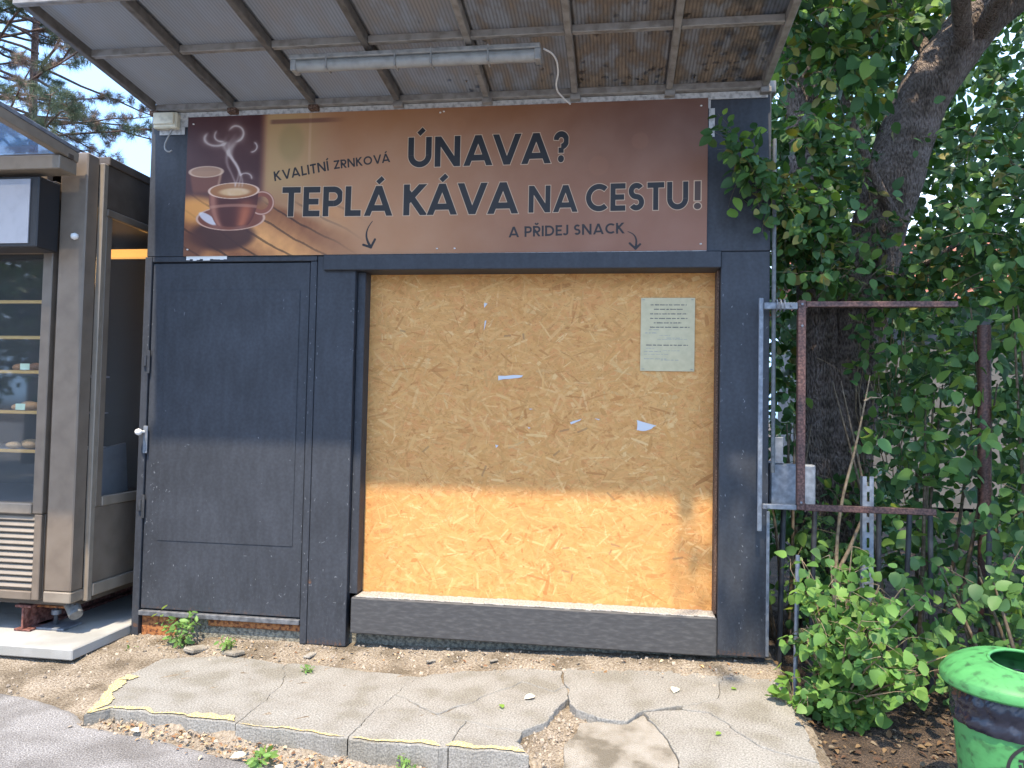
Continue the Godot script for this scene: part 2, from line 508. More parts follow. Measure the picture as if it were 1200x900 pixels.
func sign_colour(p: Vector2, f: FastNoiseLite) -> Color:
	var n1 := f.get_noise_2d(p.x * 60, p.y * 60)
	var n2 := f.get_noise_2d(p.x * 260 + 90, p.y * 260)
	# the glowing brown ground of the print
	var c := lin(0.205, 0.085, 0.042).lerp(lin(0.40, 0.19, 0.085), exp(-pow((p.x - 1.05) / 0.85, 2)) * (0.75 + 0.2 * sst(0.0, 0.8, p.y)))
	c = c.lerp(lin(0.235, 0.105, 0.066), sst(1.5, 2.9, p.x) * 0.7 * sst(0.15, 0.8, p.y))
	c = c.lerp(lin(0.13, 0.062, 0.045), sst(1.9, 2.9, p.x) * (1.0 - sst(0.0, 0.55, p.y)) * 0.9)
	c = c.lightened(0.05 * n1 + 0.04)
	for b in [[1.62, 0.1, 0.05], [0.86, 0.18, 0.04], [2.4, 0.35, 0.06], [1.9, 0.62, 0.07], [2.62, 0.22, 0.05]]:
		c = c.lerp(lin(0.42, 0.2, 0.11), 0.10 * (1.0 - sst(0.8, 1.0, p.distance_to(Vector2(b[0], b[1])) / b[2])))
	# window behind the cups
	var win := sst(0.46, 0.52, p.x) * (1.0 - sst(0.62, 0.95, p.x))
	c = c.lerp(lin(0.46, 0.30, 0.13), win * 0.75 * (1.0 - sst(0.35, 0.6, p.y)))
	c = c.lerp(lin(0.26, 0.19, 0.075), 0.45 * (1.0 - sst(0.6, 1.1, ell(p, Vector2(0.645, 0.17), Vector2(0.09, 0.13)))))
	c = c.lerp(lin(0.55, 0.35, 0.2), 0.45 * sst(0.012, 0.004, absf(p.x - 0.755)) * (1.0 - sst(0.2, 0.4, p.y)))
	c = c.lerp(lin(0.10, 0.035, 0.03), 0.6 * sst(0.018, 0.008, absf(p.y - 0.045)) * sst(0.5, 0.53, p.x) * (1.0 - sst(0.8, 1.0, p.x)))
	# dark room to the left
	var left := 1.0 - sst(0.44, 0.50, p.x)
	c = c.lerp(lin(0.060, 0.019, 0.018).lightened(0.05 * n1 + 0.02), left * (1.0 - sst(0.42, 0.62, p.y)))
	# table: boards with light raking over them
	var ty := p.y - (0.44 + 0.05 * sst(0.0, 0.6, p.x))
	if p.x < 1.15 and ty > 0:
		var fade := (1.0 - sst(0.65, 1.15, p.x)) * sst(0.0, 0.08, ty)
		var dirv := p.y * 0.62 - p.x * 0.38 * 0.9
		var board := sin(dirv * 95.0 + 1.6 * f.get_noise_2d(p.x * 30, p.y * 30))
		var w := lin(0.22, 0.075, 0.028).lerp(lin(0.74, 0.34, 0.11), 0.5 + 0.42 * sin(dirv * 26.0 + 0.8) + 0.18 * n2)
		if board > 0.93: w = w.darkened(0.45)
		c = c.lerp(w, fade * 0.9)
		c = c.lerp(lin(0.50, 0.33, 0.19), fade * 0.55 * sst(0.05, 0.0, absf((p.y - 0.47) - (p.x - 0.5) * 0.42)) * sst(0.45, 0.5, p.x))
		c = c.lerp(lin(0.70, 0.30, 0.07), 0.8 * (1.0 - sst(0.35, 1.05, ell(p, Vector2(0.05, 0.55), Vector2(0.16, 0.10)))))
		c = c.lerp(lin(0.055, 0.02, 0.016), 0.92 * (1.0 - sst(0.75, 1.1, ell(p, Vector2(0.24, 0.70), Vector2(0.215, 0.095)))))
		c = c.lerp(lin(0.09, 0.03, 0.02), 0.7 * (1.0 - sst(0.6, 1.2, ell(p, Vector2(0.03, 0.76), Vector2(0.12, 0.1)))))
	# second cup, out of focus
	var e2 := ell(p, Vector2(0.125, 0.325), Vector2(0.105, 0.032))
	if p.y > 0.32:
		var half := 0.10 - 0.32 * pow(maxf(p.y - 0.33, 0), 1.25)
		c = c.lerp(lin(0.19, 0.068, 0.042), 0.85 * sst(half + 0.012, half - 0.012, absf(p.x - 0.125)) * (1.0 - sst(0.43, 0.47, p.y)))
		c = c.lerp(lin(0.55, 0.36, 0.24), 0.5 * sst(0.014, 0.0, absf(p.x - 0.125 - half + 0.008)) * (1.0 - sst(0.40, 0.45, p.y)))
	c = c.lerp(lin(0.42, 0.25, 0.15), 0.8 * (1.0 - sst(0.85, 1.05, e2)))
	c = c.lerp(lin(0.68, 0.48, 0.34), 0.75 * sst(0.14, 0.03, absf(e2 - 0.98)))
	# saucer
	var es := ell(p, Vector2(0.285, 0.60), Vector2(0.215, 0.072))
	c = c.lerp(lin(0.17, 0.05, 0.03).lightened(0.10 * (0.5 + 0.5 * sin(p.x * 40.0))), 1.0 - sst(0.97, 1.01, es))
	c = c.lerp(lin(0.66, 0.42, 0.30), 0.85 * sst(0.055, 0.012, absf(es - 0.965)))
	c = c.lerp(lin(0.62, 0.62, 0.66), 0.85 * (1.0 - sst(0.7, 1.0, ell(p.rotated(-0.55), Vector2(0.145, 0.60).rotated(-0.55), Vector2(0.075, 0.026)))))
	c = c.lerp(lin(0.075, 0.022, 0.016), 0.8 * (1.0 - sst(0.7, 1.0, ell(p, Vector2(0.30, 0.625), Vector2(0.10, 0.03)))))
	# cup: handle, body, rim, coffee
	var eh := ell(p, Vector2(0.475, 0.515), Vector2(0.068, 0.062))
	c = c.lerp(lin(0.24, 0.075, 0.045), sst(0.30, 0.22, absf(eh - 0.88)))
	c = c.lerp(lin(0.62, 0.40, 0.30), 0.8 * sst(0.09, 0.03, absf(eh - 1.04)))
	if p.y > 0.44 and p.y < 0.66:
		var t := (p.y - 0.44) / 0.215
		var half := 0.152 * sqrt(maxf(0.0, 1.0 - pow(t, 2.6) * 0.72))
		var m := sst(half + 0.004, half - 0.004, absf(p.x - 0.30)) * (1.0 - sst(0.635, 0.655, p.y + 0.25 * pow(p.x - 0.30, 2)))
		var s := (p.x - 0.30) / maxf(half, 0.01)
		var b := lin(0.075, 0.018, 0.014).lerp(lin(0.42, 0.12, 0.055), exp(-pow((s - 0.55) / 0.32, 2)) * 0.9 * sst(0.1, 0.6, t)).lerp(lin(0.33, 0.13, 0.085), exp(-pow((s + 0.85) / 0.18, 2)))
		b = b.lerp(lin(0.5, 0.25, 0.17), 0.55 * sst(0.013, 0.004, absf(p.y - 0.525 - 0.01 * s * s)))
		c = c.lerp(b, m)
	var er := ell(p, Vector2(0.30, 0.44), Vector2(0.156, 0.046))
	c = c.lerp(lin(0.33, 0.135, 0.05), 1.0 - sst(0.97, 1.02, er))
	c = c.lerp(lin(0.66, 0.44, 0.24).lightened(0.2 * n2), 0.9 * (1.0 - sst(0.55, 0.95, ell(p, Vector2(0.305, 0.447), Vector2(0.125, 0.03)))))
	c = c.lerp(lin(0.72, 0.50, 0.38), 0.9 * sst(0.075, 0.02, absf(er - 0.98)))
	# steam
	var q := p + 0.006 * Vector2(f.get_noise_2d(p.x * 70 + 300, p.y * 70), f.get_noise_2d(p.x * 70, p.y * 70 + 500))
	var sm := 0.0
	var t := clampf((0.43 - q.y) / 0.40, 0.0, 1.0)   # 0 at the coffee, 1 at the top
	if p.x < 0.5 and q.y < 0.44:
		for st in [[0.0, 1.0, 0.30], [0.5, 0.8, 0.315], [1.1, 0.9, 0.33], [1.7, 0.6, 0.29]]:
			var xc: float = st[2] + (0.018 + 0.050 * t * st[1]) * sin(7.5 * t + st[0]) - 0.05 * t * t
			var w := 0.005 + 0.013 * t
			sm += 0.5 * exp(-pow((q.x - xc) / w, 2)) * sst(0.0, 0.06, t) * (1.0 - sst(0.62, 0.85, t))
		for st in [[0.185, 0.125, 0.075, 0.05, 2.2, 1.9], [0.30, 0.105, 0.048, 0.045, -0.6, 2.4], [0.40, 0.185, 0.034, 0.03, 0.3, 1.7], [0.215, 0.11, 0.045, 0.04, 2.6, 1.5], [0.37, 0.37, 0.04, 0.03, -1.2, 1.6]]:
			var v := (q - Vector2(st[0], st[1])) / Vector2(st[2], st[3])
			var da := absf(wrapf(v.angle() - st[4], -PI, PI))
			var e: float = absf(v.length() - 1.0)
			sm += (0.75 * exp(-pow(e / 0.13, 2)) + 0.32 * exp(-pow(e / 0.42, 2))) * (1.0 - sst(st[5] * 0.6, st[5], da))
		sm += 0.16 * exp(-pow(ell(p, Vector2(0.26, 0.14), Vector2(0.15, 0.11)), 2)) + 0.22 * exp(-pow(ell(p, Vector2(0.31, 0.40), Vector2(0.09, 0.04)), 2))
		sm *= 0.85 + 0.3 * n1
	c = c.lerp(lin(0.66, 0.56, 0.50), clampf(sm, 0, 1) * 0.85)
	return c

func sign_texture() -> ImageTexture:
	var w := 1024
	var h := 282
	var d := PackedByteArray()
	d.resize(w * h * 3)
	var f := noise(0.05, 4, 77)
	for y in h:
		for x in w:
			var c := sign_colour(Vector2((x + 0.5) * 2.974 / w, (y + 0.5) * 2.974 / w), f)
			var i := (y * w + x) * 3
			d[i] = int(clampf(c.r, 0, 1) * 255); d[i + 1] = int(clampf(c.g, 0, 1) * 255); d[i + 2] = int(clampf(c.b, 0, 1) * 255)
	var im := Image.create_from_data(w, h, false, Image.FORMAT_RGB8, d)
	im.resize(2048, 564, Image.INTERPOLATE_CUBIC)
	d = im.get_data()
	w = 2048; h = 564
	var ppm := 2048 / 2.974
	glyphs()
	var ink := lin(0.016, 0.014, 0.014)
	var edge := lin(0.52, 0.37, 0.25)
	letter(d, w, h, ppm, "ÚNAVA", Vector2(1.338, 0.332), Vector2(2.142, 0.329), 0.170, ink, edge, 0.0038)
	letter(d, w, h, ppm, "?", Vector2(2.156, 0.325), Vector2(2.236, 0.325), 0.172, ink, edge, 0.0038)
	letter(d, w, h, ppm, "TEPLÁ", Vector2(0.598, 0.596), Vector2(1.256, 0.602), 0.170, ink, edge, 0.0038)
	letter(d, w, h, ppm, "KÁVA", Vector2(1.318, 0.602), Vector2(1.968, 0.603), 0.175, ink, edge, 0.0038)
	letter(d, w, h, ppm, "NA", Vector2(2.024, 0.600), Vector2(2.292, 0.600), 0.148, ink, edge, 0.0038)
	letter(d, w, h, ppm, "CESTU", Vector2(2.336, 0.600), Vector2(2.876, 0.598), 0.150, ink, edge, 0.0038)
	# the last mark is filled more weakly
	letter(d, w, h, ppm, "!", Vector2(2.905, 0.598), Vector2(2.943, 0.598), 0.150, sign_colour(Vector2(2.92, 0.5), f).lerp(ink, 0.6), edge, 0.0050)
	letter(d, w, h, ppm, "KVALITNÍ", Vector2(0.549, 0.390), Vector2(0.876, 0.336), 0.056, ink, edge, 0.0, 0.085)
	letter(d, w, h, ppm, "ZRNKOVÁ", Vector2(0.906, 0.330), Vector2(1.236, 0.297), 0.050, ink, edge, 0.0, 0.085)
	letter(d, w, h, ppm, "A PŘIDEJ SNACK", Vector2(1.916, 0.735), Vector2(2.545, 0.722), 0.058, ink, edge, 0.0, 0.085)
	# two hand-drawn arrows, thin at the tail
	for ar in [[Vector2(1.140, 0.632), Vector2(1.085, 0.70), Vector2(1.135, 0.780), Vector2(1.090, 0.765), Vector2(1.158, 0.735), 0.012], [Vector2(2.562, 0.713), Vector2(2.615, 0.730), Vector2(2.604, 0.806), Vector2(2.572, 0.776), Vector2(2.628, 0.782), 0.010]]:
		for k in 160:
			var t := k / 159.0
			var p: Vector2 = ar[0].bezier_interpolate(ar[1], ar[1].lerp(ar[2], 0.5), ar[2], t)
			blot(d, w, h, p * ppm, (0.25 + 0.75 * t) * ar[5] * 0.62 * ppm, ink)
			blot(d, w, h, ar[3].lerp(ar[2], t) * ppm, ar[5] * 0.5 * ppm, ink)
			blot(d, w, h, ar[4].lerp(ar[2], t) * ppm, ar[5] * 0.5 * ppm, ink)
	return img_tex(w, h, d)

func blot(d: PackedByteArray, w: int, h: int, p: Vector2, r: float, c: Color) -> void:
	for y in range(int(p.y - r - 1), int(p.y + r + 2)):
		for x in range(int(p.x - r - 1), int(p.x + r + 2)):
			put_px(d, w, h, x, y, c, clampf(r + 0.5 - p.distance_to(Vector2(x + 0.5, y + 0.5)), 0, 1))

func notice_texture() -> ImageTexture:   # print too small to read in the photograph: rows of short word-like strokes
	var w := 290
	var h := 400
	var d := PackedByteArray()
	d.resize(w * h * 3)
	var f := noise(0.02, 3, 4)
	for y in h:
		for x in w:
			var k := 1.0 + 0.05 * f.get_noise_2d(x, y)
			var i := (y * w + x) * 3
			d[i] = int(clampf(184 * k, 0, 255)); d[i + 1] = int(clampf(172 * k, 0, 255)); d[i + 2] = int(clampf(136 * k, 0, 255))
	var r := RandomNumberGenerator.new()
	r.seed = 5
	var ink := lin(0.04, 0.04, 0.04)
	var soft := lin(0.22, 0.22, 0.22)
	for row in [[36, 52, 245, 5, 1], [60, 70, 225, 5, 1], [85, 50, 250, 5, 1], [110, 50, 250, 5, 1], [134, 70, 220, 5, 1], [158, 50, 262, 5, 1], [173, 44, 100, 3, 0], [190, 24, 85, 4, 0], [204, 100, 160, 2, 0], [218, 140, 220, 3, 0], [226, 90, 250, 2, 0], [256, 30, 255, 5, 1], [274, 30, 75, 3, 0], [292, 20, 110, 3, 0], [288, 120, 210, 2, 0], [308, 20, 150, 2, 0], [332, 20, 140, 3, 0], [338, 110, 205, 3, 0]]:
		var x: int = row[1]
		while x < row[2]:
			var word := r.randi_range(10, 34)
			for k in word:
				if x + k >= row[2]: break
				for q in row[3]:
					if r.randf() < 0.8: put_px(d, w, h, x + k, row[0] + q, ink if row[4] else soft, 1.0)
				if r.randf() < 0.18: put_px(d, w, h, x + k, row[0] - 2, ink if row[4] else soft, 0.8)
			x += word + r.randi_range(4, 7)
	return img_tex(w, h, d)

func sheet_texture(dirt: float, sd: int) -> ImageTexture:   # twin-wall plastic sheet: webs, algae and dust
	var w := 300
	var h := 600
	var d := PackedByteArray()
	d.resize(w * h * 3)
	var f := noise(0.010, 5, sd)
	var g := noise(0.05, 3, sd + 50)
	for y in h:
		for x in w:
			var stripe := 0.5 + 0.5 * cos(x * TAU / 10.0)
			var wash := f.get_noise_2d(x * 1.4, y * 0.55)
			var n := clampf(0.45 + wash * 1.3 + 0.25 * g.get_noise_2d(x, y * 0.5), 0, 1)
			var a := clampf(dirt * (0.35 + 1.1 * n), 0, 0.93)
			var c := Color(0.42, 0.435, 0.455).lerp(Color(0.21, 0.18, 0.155).lerp(Color(0.36, 0.315, 0.27), n), a)
			c = c.darkened((0.16 + 0.10 * dirt) * pow(stripe, 2.0))
			var i := (y * w + x) * 3
			d[i] = int(c.r * 255); d[i + 1] = int(c.g * 255); d[i + 2] = int(c.b * 255)
	return img_tex(w, h, d)

func make_materials() -> void:
	var fine := noise(0.09, 3, 21)
	var cloudy := noise(0.012, 5, 22)
	var bump := grey_tex(noise(0.06, 5, 23))
	var cl := ramp_tex(cloudy, [Color(0.72, 0.70, 0.66), Color(0.92, 0.91, 0.89), Color(1, 1, 1)], [0.25, 0.5, 0.75])
	# concrete of the pavement, dirt, road
	M.concrete = surf(ramp_tex(fine, [lin(0.165, 0.160, 0.147), lin(0.255, 0.247, 0.226), lin(0.335, 0.325, 0.302)], [0.2, 0.5, 0.8]), 0.5, 0.92, ramp_tex(noise(0.008, 5, 122), [Color(0.88, 0.87, 0.84), Color(0.96, 0.955, 0.95), Color(1, 1, 1)], [0.25, 0.5, 0.75]), 1.3, bump, 0.22)
	M.concrete_pale = surf(ramp_tex(fine, [lin(0.26, 0.24, 0.205), lin(0.33, 0.305, 0.265), lin(0.40, 0.375, 0.335)], [0.2, 0.5, 0.8]), 0.26, 0.92, cl, 1.3, bump, 0.6)
	M.concrete_grey = surf(ramp_tex(fine, [lin(0.30, 0.298, 0.285), lin(0.37, 0.368, 0.355), lin(0.42, 0.418, 0.405)], [0.2, 0.5, 0.8]), 0.18, 0.9, ramp_tex(noise(0.008, 5, 123), [Color(0.9, 0.9, 0.89), Color(1, 1, 1)], [0.3, 0.6]), 1.9, bump, 0.15)
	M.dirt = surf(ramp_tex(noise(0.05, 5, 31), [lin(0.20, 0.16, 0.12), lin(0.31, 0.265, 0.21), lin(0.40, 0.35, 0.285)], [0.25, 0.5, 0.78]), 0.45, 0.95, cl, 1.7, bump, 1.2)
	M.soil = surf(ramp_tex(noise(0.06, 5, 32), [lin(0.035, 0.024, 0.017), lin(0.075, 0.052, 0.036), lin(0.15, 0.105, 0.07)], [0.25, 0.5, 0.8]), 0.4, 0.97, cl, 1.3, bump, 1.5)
	M.road = surf(ramp_tex(noise(0.16, 2, 33), [lin(0.14, 0.135, 0.135), lin(0.23, 0.225, 0.225), lin(0.36, 0.35, 0.345)], [0.25, 0.5, 0.8]), 0.75, 0.9, ramp_tex(noise(0.01, 4, 34), [Color(0.8, 0.79, 0.78), Color(1, 1, 1)], [0.3, 0.7]), 2.3, grey_tex(noise(0.16, 2, 33)), 0.35)
	M.yellow = surf(ramp_tex(noise(0.05, 4, 35), [lin(0.42, 0.38, 0.28), lin(0.42, 0.34, 0.16), lin(0.48, 0.37, 0.12)], [0.42, 0.54, 0.66]), 0.25, 0.85)
	# kiosk
	M.paint = surf(paint_texture(), 3.6, 0.55, null, 1.0, grey_tex(noise(0.03, 4, 41)), 0.03)
	M.paint.metallic_specular = 0.42
	M.paint.uv1_triplanar_sharpness = 8.0
	M.sillpaint = surf(ramp_tex(noise(0.03, 5, 42), [lin(0.046, 0.046, 0.048), lin(0.054, 0.054, 0.056), lin(0.08, 0.08, 0.08)], [0.25, 0.55, 0.95]), 0.6, 0.65, null, 1.0, grey_tex(noise(0.05, 4, 43)), 0.12)
	M.sillpaint.heightmap_scale = 0.03
	M.sillpaint.uv1_scale = Vector3(0.9, 3.0, 2.0)
	M.plaster = surf(ramp_tex(noise(0.04, 4, 44), [lin(0.20, 0.185, 0.165), lin(0.34, 0.32, 0.29), lin(0.44, 0.42, 0.39)], [0.2, 0.5, 0.8]), 0.3, 0.95, null, 1.0, bump, 0.4)
	M.rust = surf(ramp_tex(noise(0.035, 5, 45), [lin(0.08, 0.03, 0.015), lin(0.30, 0.11, 0.035), lin(0.36, 0.17, 0.06)], [0.2, 0.5, 0.85]), 0.6, 0.9, null, 1.0, bump, 0.3)
	M.rust_dark = surf(ramp_tex(noise(0.035, 5, 45), [lin(0.05, 0.03, 0.02), lin(0.11, 0.06, 0.04), lin(0.17, 0.12, 0.09)], [0.25, 0.5, 0.8]), 0.25, 0.9)
	M.plinth = surf(ramp_tex(noise(0.03, 5, 46), [lin(0.10, 0.095, 0.075), lin(0.21, 0.20, 0.165), lin(0.30, 0.27, 0.19)], [0.25, 0.55, 0.85]), 0.4, 0.95, null, 1.0, bump, 0.5)
	M.fascia = surf(ramp_tex(noise(0.03, 4, 47), [lin(0.30, 0.30, 0.29), lin(0.46, 0.46, 0.45), lin(0.52, 0.52, 0.51)], [0.2, 0.5, 0.8]), 0.5, 0.8)
	M.steel = surf(ramp_tex(noise(0.02, 5, 48), [lin(0.17, 0.155, 0.14), lin(0.235, 0.225, 0.21), lin(0.27, 0.26, 0.245)], [0.2, 0.5, 0.8]), 0.9, 0.6)
	M.rafter = surf(ramp_tex(noise(0.02, 5, 148), [lin(0.085, 0.078, 0.072), lin(0.115, 0.108, 0.10), lin(0.14, 0.132, 0.124)], [0.2, 0.5, 0.8]), 0.9, 0.6)
	M.galv = surf(ramp_tex(noise(0.04, 4, 49), [lin(0.15, 0.165, 0.19), lin(0.19, 0.21, 0.24), lin(0.25, 0.27, 0.30)], [0.2, 0.5, 0.8]), 0.9, 0.5)
	M.galv.metallic = 0.35
	M.brownsteel = surf(ramp_tex(noise(0.03, 5, 50), [lin(0.035, 0.015, 0.012), lin(0.085, 0.038, 0.032), lin(0.14, 0.08, 0.065)], [0.25, 0.5, 0.85]), 0.25, 0.55)
	M.darkiron = painted(lin(0.03, 0.032, 0.036), 0.2, 0.6)
	M.white = flat(lin(0.72, 0.72, 0.70), 0.5)
	M.cream = painted(lin(0.62, 0.58, 0.44), 0.1, 0.5, 0, 0.3, 61)
	M.black = flat(lin(0.02, 0.02, 0.022), 0.5)
	M.lampgrey = painted(lin(0.27, 0.27, 0.26), 0.15, 0.45, 0.0, 0.4, 62)
	# brown kiosk
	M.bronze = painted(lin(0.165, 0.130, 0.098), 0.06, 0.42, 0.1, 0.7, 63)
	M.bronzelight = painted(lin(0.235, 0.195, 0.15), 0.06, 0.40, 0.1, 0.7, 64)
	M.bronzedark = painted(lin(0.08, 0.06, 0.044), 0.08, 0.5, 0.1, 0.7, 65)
	M.dim = flat(lin(0.045, 0.045, 0.05), 0.7)
	M.frost = painted(lin(0.36, 0.37, 0.41), 0.03, 0.35, 0, 0.6, 66)
	var gl := flat(Color(0.6, 0.65, 0.68, 0.05), 0.03)
	gl.transparency = BaseMaterial3D.TRANSPARENCY_ALPHA
	gl.metallic_specular = 0.75
	M.glass = gl
	var gb := flat(Color(0.42, 0.62, 0.82, 0.5), 0.05)
	gb.transparency = BaseMaterial3D.TRANSPARENCY_ALPHA
	M.blueglass = gb
	# plants
	M.bark = surf(ramp_tex(noise(0.03, 5, 81), [lin(0.10, 0.075, 0.066), lin(0.25, 0.20, 0.178), lin(0.38, 0.32, 0.29)], [0.25, 0.5, 0.8]), 0.5, 0.95, cl, 0.9, grey_tex(noise(0.03, 5, 81)), 4.0)
	M.bark.uv1_scale = Vector3(5.0, 1.6, 5.0)
	M.pinebark = surf(ramp_tex(noise(0.03, 5, 82), [lin(0.05, 0.032, 0.026), lin(0.13, 0.085, 0.07), lin(0.20, 0.14, 0.11)], [0.25, 0.5, 0.8]), 0.8, 0.95)
	M.twig = painted(lin(0.13, 0.095, 0.06), 0.3, 0.8, 0, 0.2, 83)
	M.palebark = painted(lin(0.26, 0.19, 0.115), 0.25, 0.8, 0, 0.2, 84)
	M.leaf = leaf_mat(Color(1, 1, 1))
	M.leaf.vertex_color_use_as_albedo = true
	M.litter = flat(Color(1, 1, 1), 0.85)
	M.litter.vertex_color_use_as_albedo = true

func leaf_mat(c: Color) -> StandardMaterial3D:
	var m := flat(c, 0.5)
	m.metallic_specular = 0.36
	m.backlight_enabled = true
	m.backlight = Color(0.62, 0.70, 0.30)
	return m

# ------------------------------------------------------------------ leaves
var LM := {}
func leaf_mesh(wide: float, belly: float, fold := 0.16, droop := 0.18) -> ArrayMesh:   # 1 long, along +y from the stalk, facing +z
	var mb := MB.new()
	var ts := [0.0, 0.14, 0.34, 0.58, 0.8, 1.0]
	var row := []
	for t in ts:
		var w: float = wide * 0.5 * pow(sin(PI * pow(t, belly)), 0.75) if t > 0 and t < 1 else 0.0
		var z: float = -droop * t * t
		row.append([V(-w, t + w * 0.10, z + fold * w), V(0, t, z), V(w, t + w * 0.10, z + fold * w)])
	for i in ts.size() - 1:
		for s in [0, 1]:
			mb.poly([row[i][s], row[i][s + 1], row[i + 1][s + 1], row[i + 1][s]], null) if i > 0 else mb.poly([row[0][1], row[1][s + 1], row[1][s]] if true else [], null)
	mb.smooth_normals()
	return mb.mesh()

func leaf_xf(at: Vector3, out: Vector3, size: float, face: Vector3) -> Transform3D:
	var y := out.normalized()
	var z: Vector3 = (face - y * face.dot(y))
	if z.length() < 0.05: z = Vector3.RIGHT.cross(y)
	z = z.normalized()
	return Transform3D(Basis(y.cross(z), y, z).scaled_local(Vector3.ONE * size), at)

func rand_dir() -> Vector3:
	return V(rng.randfn(0, 1), rng.randfn(0, 1), rng.randfn(0, 1)).normalized()

# leaves along a twig from a in direction d, sagging; adds to list, and the twig to a mesh
func spray(list: Array, twig: MB, a: Vector3, d: Vector3, length: float, leaves: int, size: float, sag := 0.35, thick := 0.004) -> void:
	var pts := []
	var steps := 6
	var p := a
	var dir := d.normalized()
	for i in steps + 1:
		pts.append(p)
		p += dir * length / steps
		dir = (dir + V(rf(-0.15, 0.15), -sag / steps + rf(-0.1, 0.1), rf(-0.15, 0.15))).normalized()
	if twig:
		var rad := []
		for i in steps + 1: rad.append(thick * (1.0 - 0.75 * i / steps))
		twig.tube(pts, rad, 5, false)
	for k in leaves:
		var t := (0.15 + 0.85 * (k + rf(0, 1)) / leaves) * steps
		var i := mini(int(t), steps - 1)
		var at: Vector3 = pts[i].lerp(pts[i + 1], t - i)
		var ax: Vector3 = (pts[i + 1] - pts[i]).normalized()
		var side := ax.cross(rand_dir()).normalized()
		var out := (side + ax * 0.5 + V(0, -0.35, 0)).normalized()
		var face := (V(0, 0.75, 0.45) + rand_dir() * 0.75)
		var s := size * rf(0.6, 1.2)
		list.append([at + out * s * 0.25, out, s * (0.6 if rng.randf() < 0.25 else 1.0), face])

var EYE := Vector3(0, 1.488, 4.0)
# the nearest leaves one by one, the rest together
func put_leaves(list: Array, mesh: Mesh, palette: Array, parent: Node, singles: int) -> void:
	var mats := []
	for c in palette: mats.append(leaf_mat((c * 1.0).linear_to_srgb()))
	var order := []
	for i in list.size():
		order.append([list[i][2] / EYE.distance_to(list[i][0]) * (1.0 if list[i][0].x < 2.1 else 0.3), i])
	order.sort_custom(func(p, q): return p[0] > q[0] if p[0] != q[0] else p[1] < q[1])
	var xfs := []
	var tints := []
	for k in order.size():
		var L = list[order[k][1]]
		var xf := leaf_xf(L[0], L[1], L[2], L[3])
		var ci := rng.randi() % palette.size()
		if k < singles:
			var o := part("leaf", mesh, mats[ci], parent)
			o.transform = xf
		else:
			xfs.append(xf)
			tints.append(palette[ci] * rf(0.75, 1.15))
	if xfs.size():
		stuff("leaves", mesh, xfs, tints, M.leaf, parent)

# ------------------------------------------------------------------ heights of the ground
func pave_y(x: float, z: float) -> float:
	return 0.14 + 0.05 * clampf((x + 1.2) / 1.6, 0, 1) * clampf((1.0 - z) / 0.95, 0, 1)

func ragged(p: Vector2) -> Vector2:
	return Vector2(soil_noise.get_noise_2d(p.x * 90, p.y * 90), soil_noise.get_noise_2d(p.x * 90 + 400, p.y * 90)) * 0.022 + Vector2(soil_noise.get_noise_2d(p.x * 420 + 50, p.y * 420), soil_noise.get_noise_2d(p.x * 420, p.y * 420 + 90)) * 0.006

func road_y(x: float) -> float:
	return lerpf(0.10, 0.035, clampf((x + 2.3) / 1.9, 0, 1))

func kerb_z(x: float) -> float:
	if x < -2.18: return lerpf(0.94, 1.03, clampf((-2.18 - x) / 0.07, 0, 1)) if x > -2.26 else lerpf(1.0, 0.62, clampf((-2.26 - x) / 0.5, 0, 1))
	if x < -1.35: return lerpf(0.94, 1.02, (x + 2.18) / 0.83)
	if x < -0.3: return lerpf(1.02, 1.05, (x + 1.35) / 1.05)
	return lerpf(1.05, 1.32, clampf((x + 0.3) / 0.2, 0, 1))

var soil_noise := FastNoiseLite.new()
func soil_y(x: float, z: float) -> float:
	var n := soil_noise.get_noise_2d(x * 100, z * 100)
	var n2 := soil_noise.get_noise_2d(x * 400 + 70, z * 400)
	var y := pave_y(x, z) - 0.007 + 0.008 * n2
	if x > -0.42 and x < 0.4 and z > 0.45: y -= 0.022
	y = lerpf(y, lerpf(0.150, road_y(x) + 0.004, sst(0.20, 0.72, z)), sst(-2.30, -2.46, x))
	y += 0.028 * sst(0.22, 0.02, z) * sst(-2.5, -2.2, x)
	y = lerpf(y, 0.105, sst(0.82, 0.92, x))
	if x > -2.5 and x < 0.85:
		y = lerpf(y, road_y(x) - 0.02, sst(-0.03, 0.0, z - kerb_z(x)) * sst(-2.46, -2.34, x))
	if x > -2.36 and x < -0.2 and z > kerb_z(x): y += 0.024 * sst(0.09, 0.0, z - kerb_z(x))   # grit gathered along the kerb
	y += 0.007 * n + 0.004 * n2
	if x > 0.9: y += 0.02 * n
	if x < -2.3: y = lerpf(y, road_y(x) - 0.02, sst(0.70, 0.86, z + (x + 2.5) * -0.12))
	return y


# drifting fair-weather clouds over the whole sky
func cloud_cover(sd: int) -> ImageTexture:
	var f := noise(1.1, 5, sd)
	var w := 512
	var d := PackedByteArray()
	d.resize(w * w / 2 * 4)
	for y in w / 2:
		for x in w:
			var lat := PI * (0.5 - (y + 0.5) / (w * 0.5))
			var lon := TAU * (x + 0.5) / w
			var p := V(sin(lon) * cos(lat), sin(lat), cos(lon) * cos(lat))
			var q := p * V(1, 1.8, 1)
			var a := sst(-0.12, 0.22, f.get_noise_3dv(q)) * sst(0.0, 0.12, p.y)
			var i := (y * w + x) * 4
			d[i] = 172; d[i + 1] = 166; d[i + 2] = 158; d[i + 3] = int(a * 255)
	var im := Image.create_from_data(w, w / 2, false, Image.FORMAT_RGBA8, d)
	return ImageTexture.create_from_image(im)

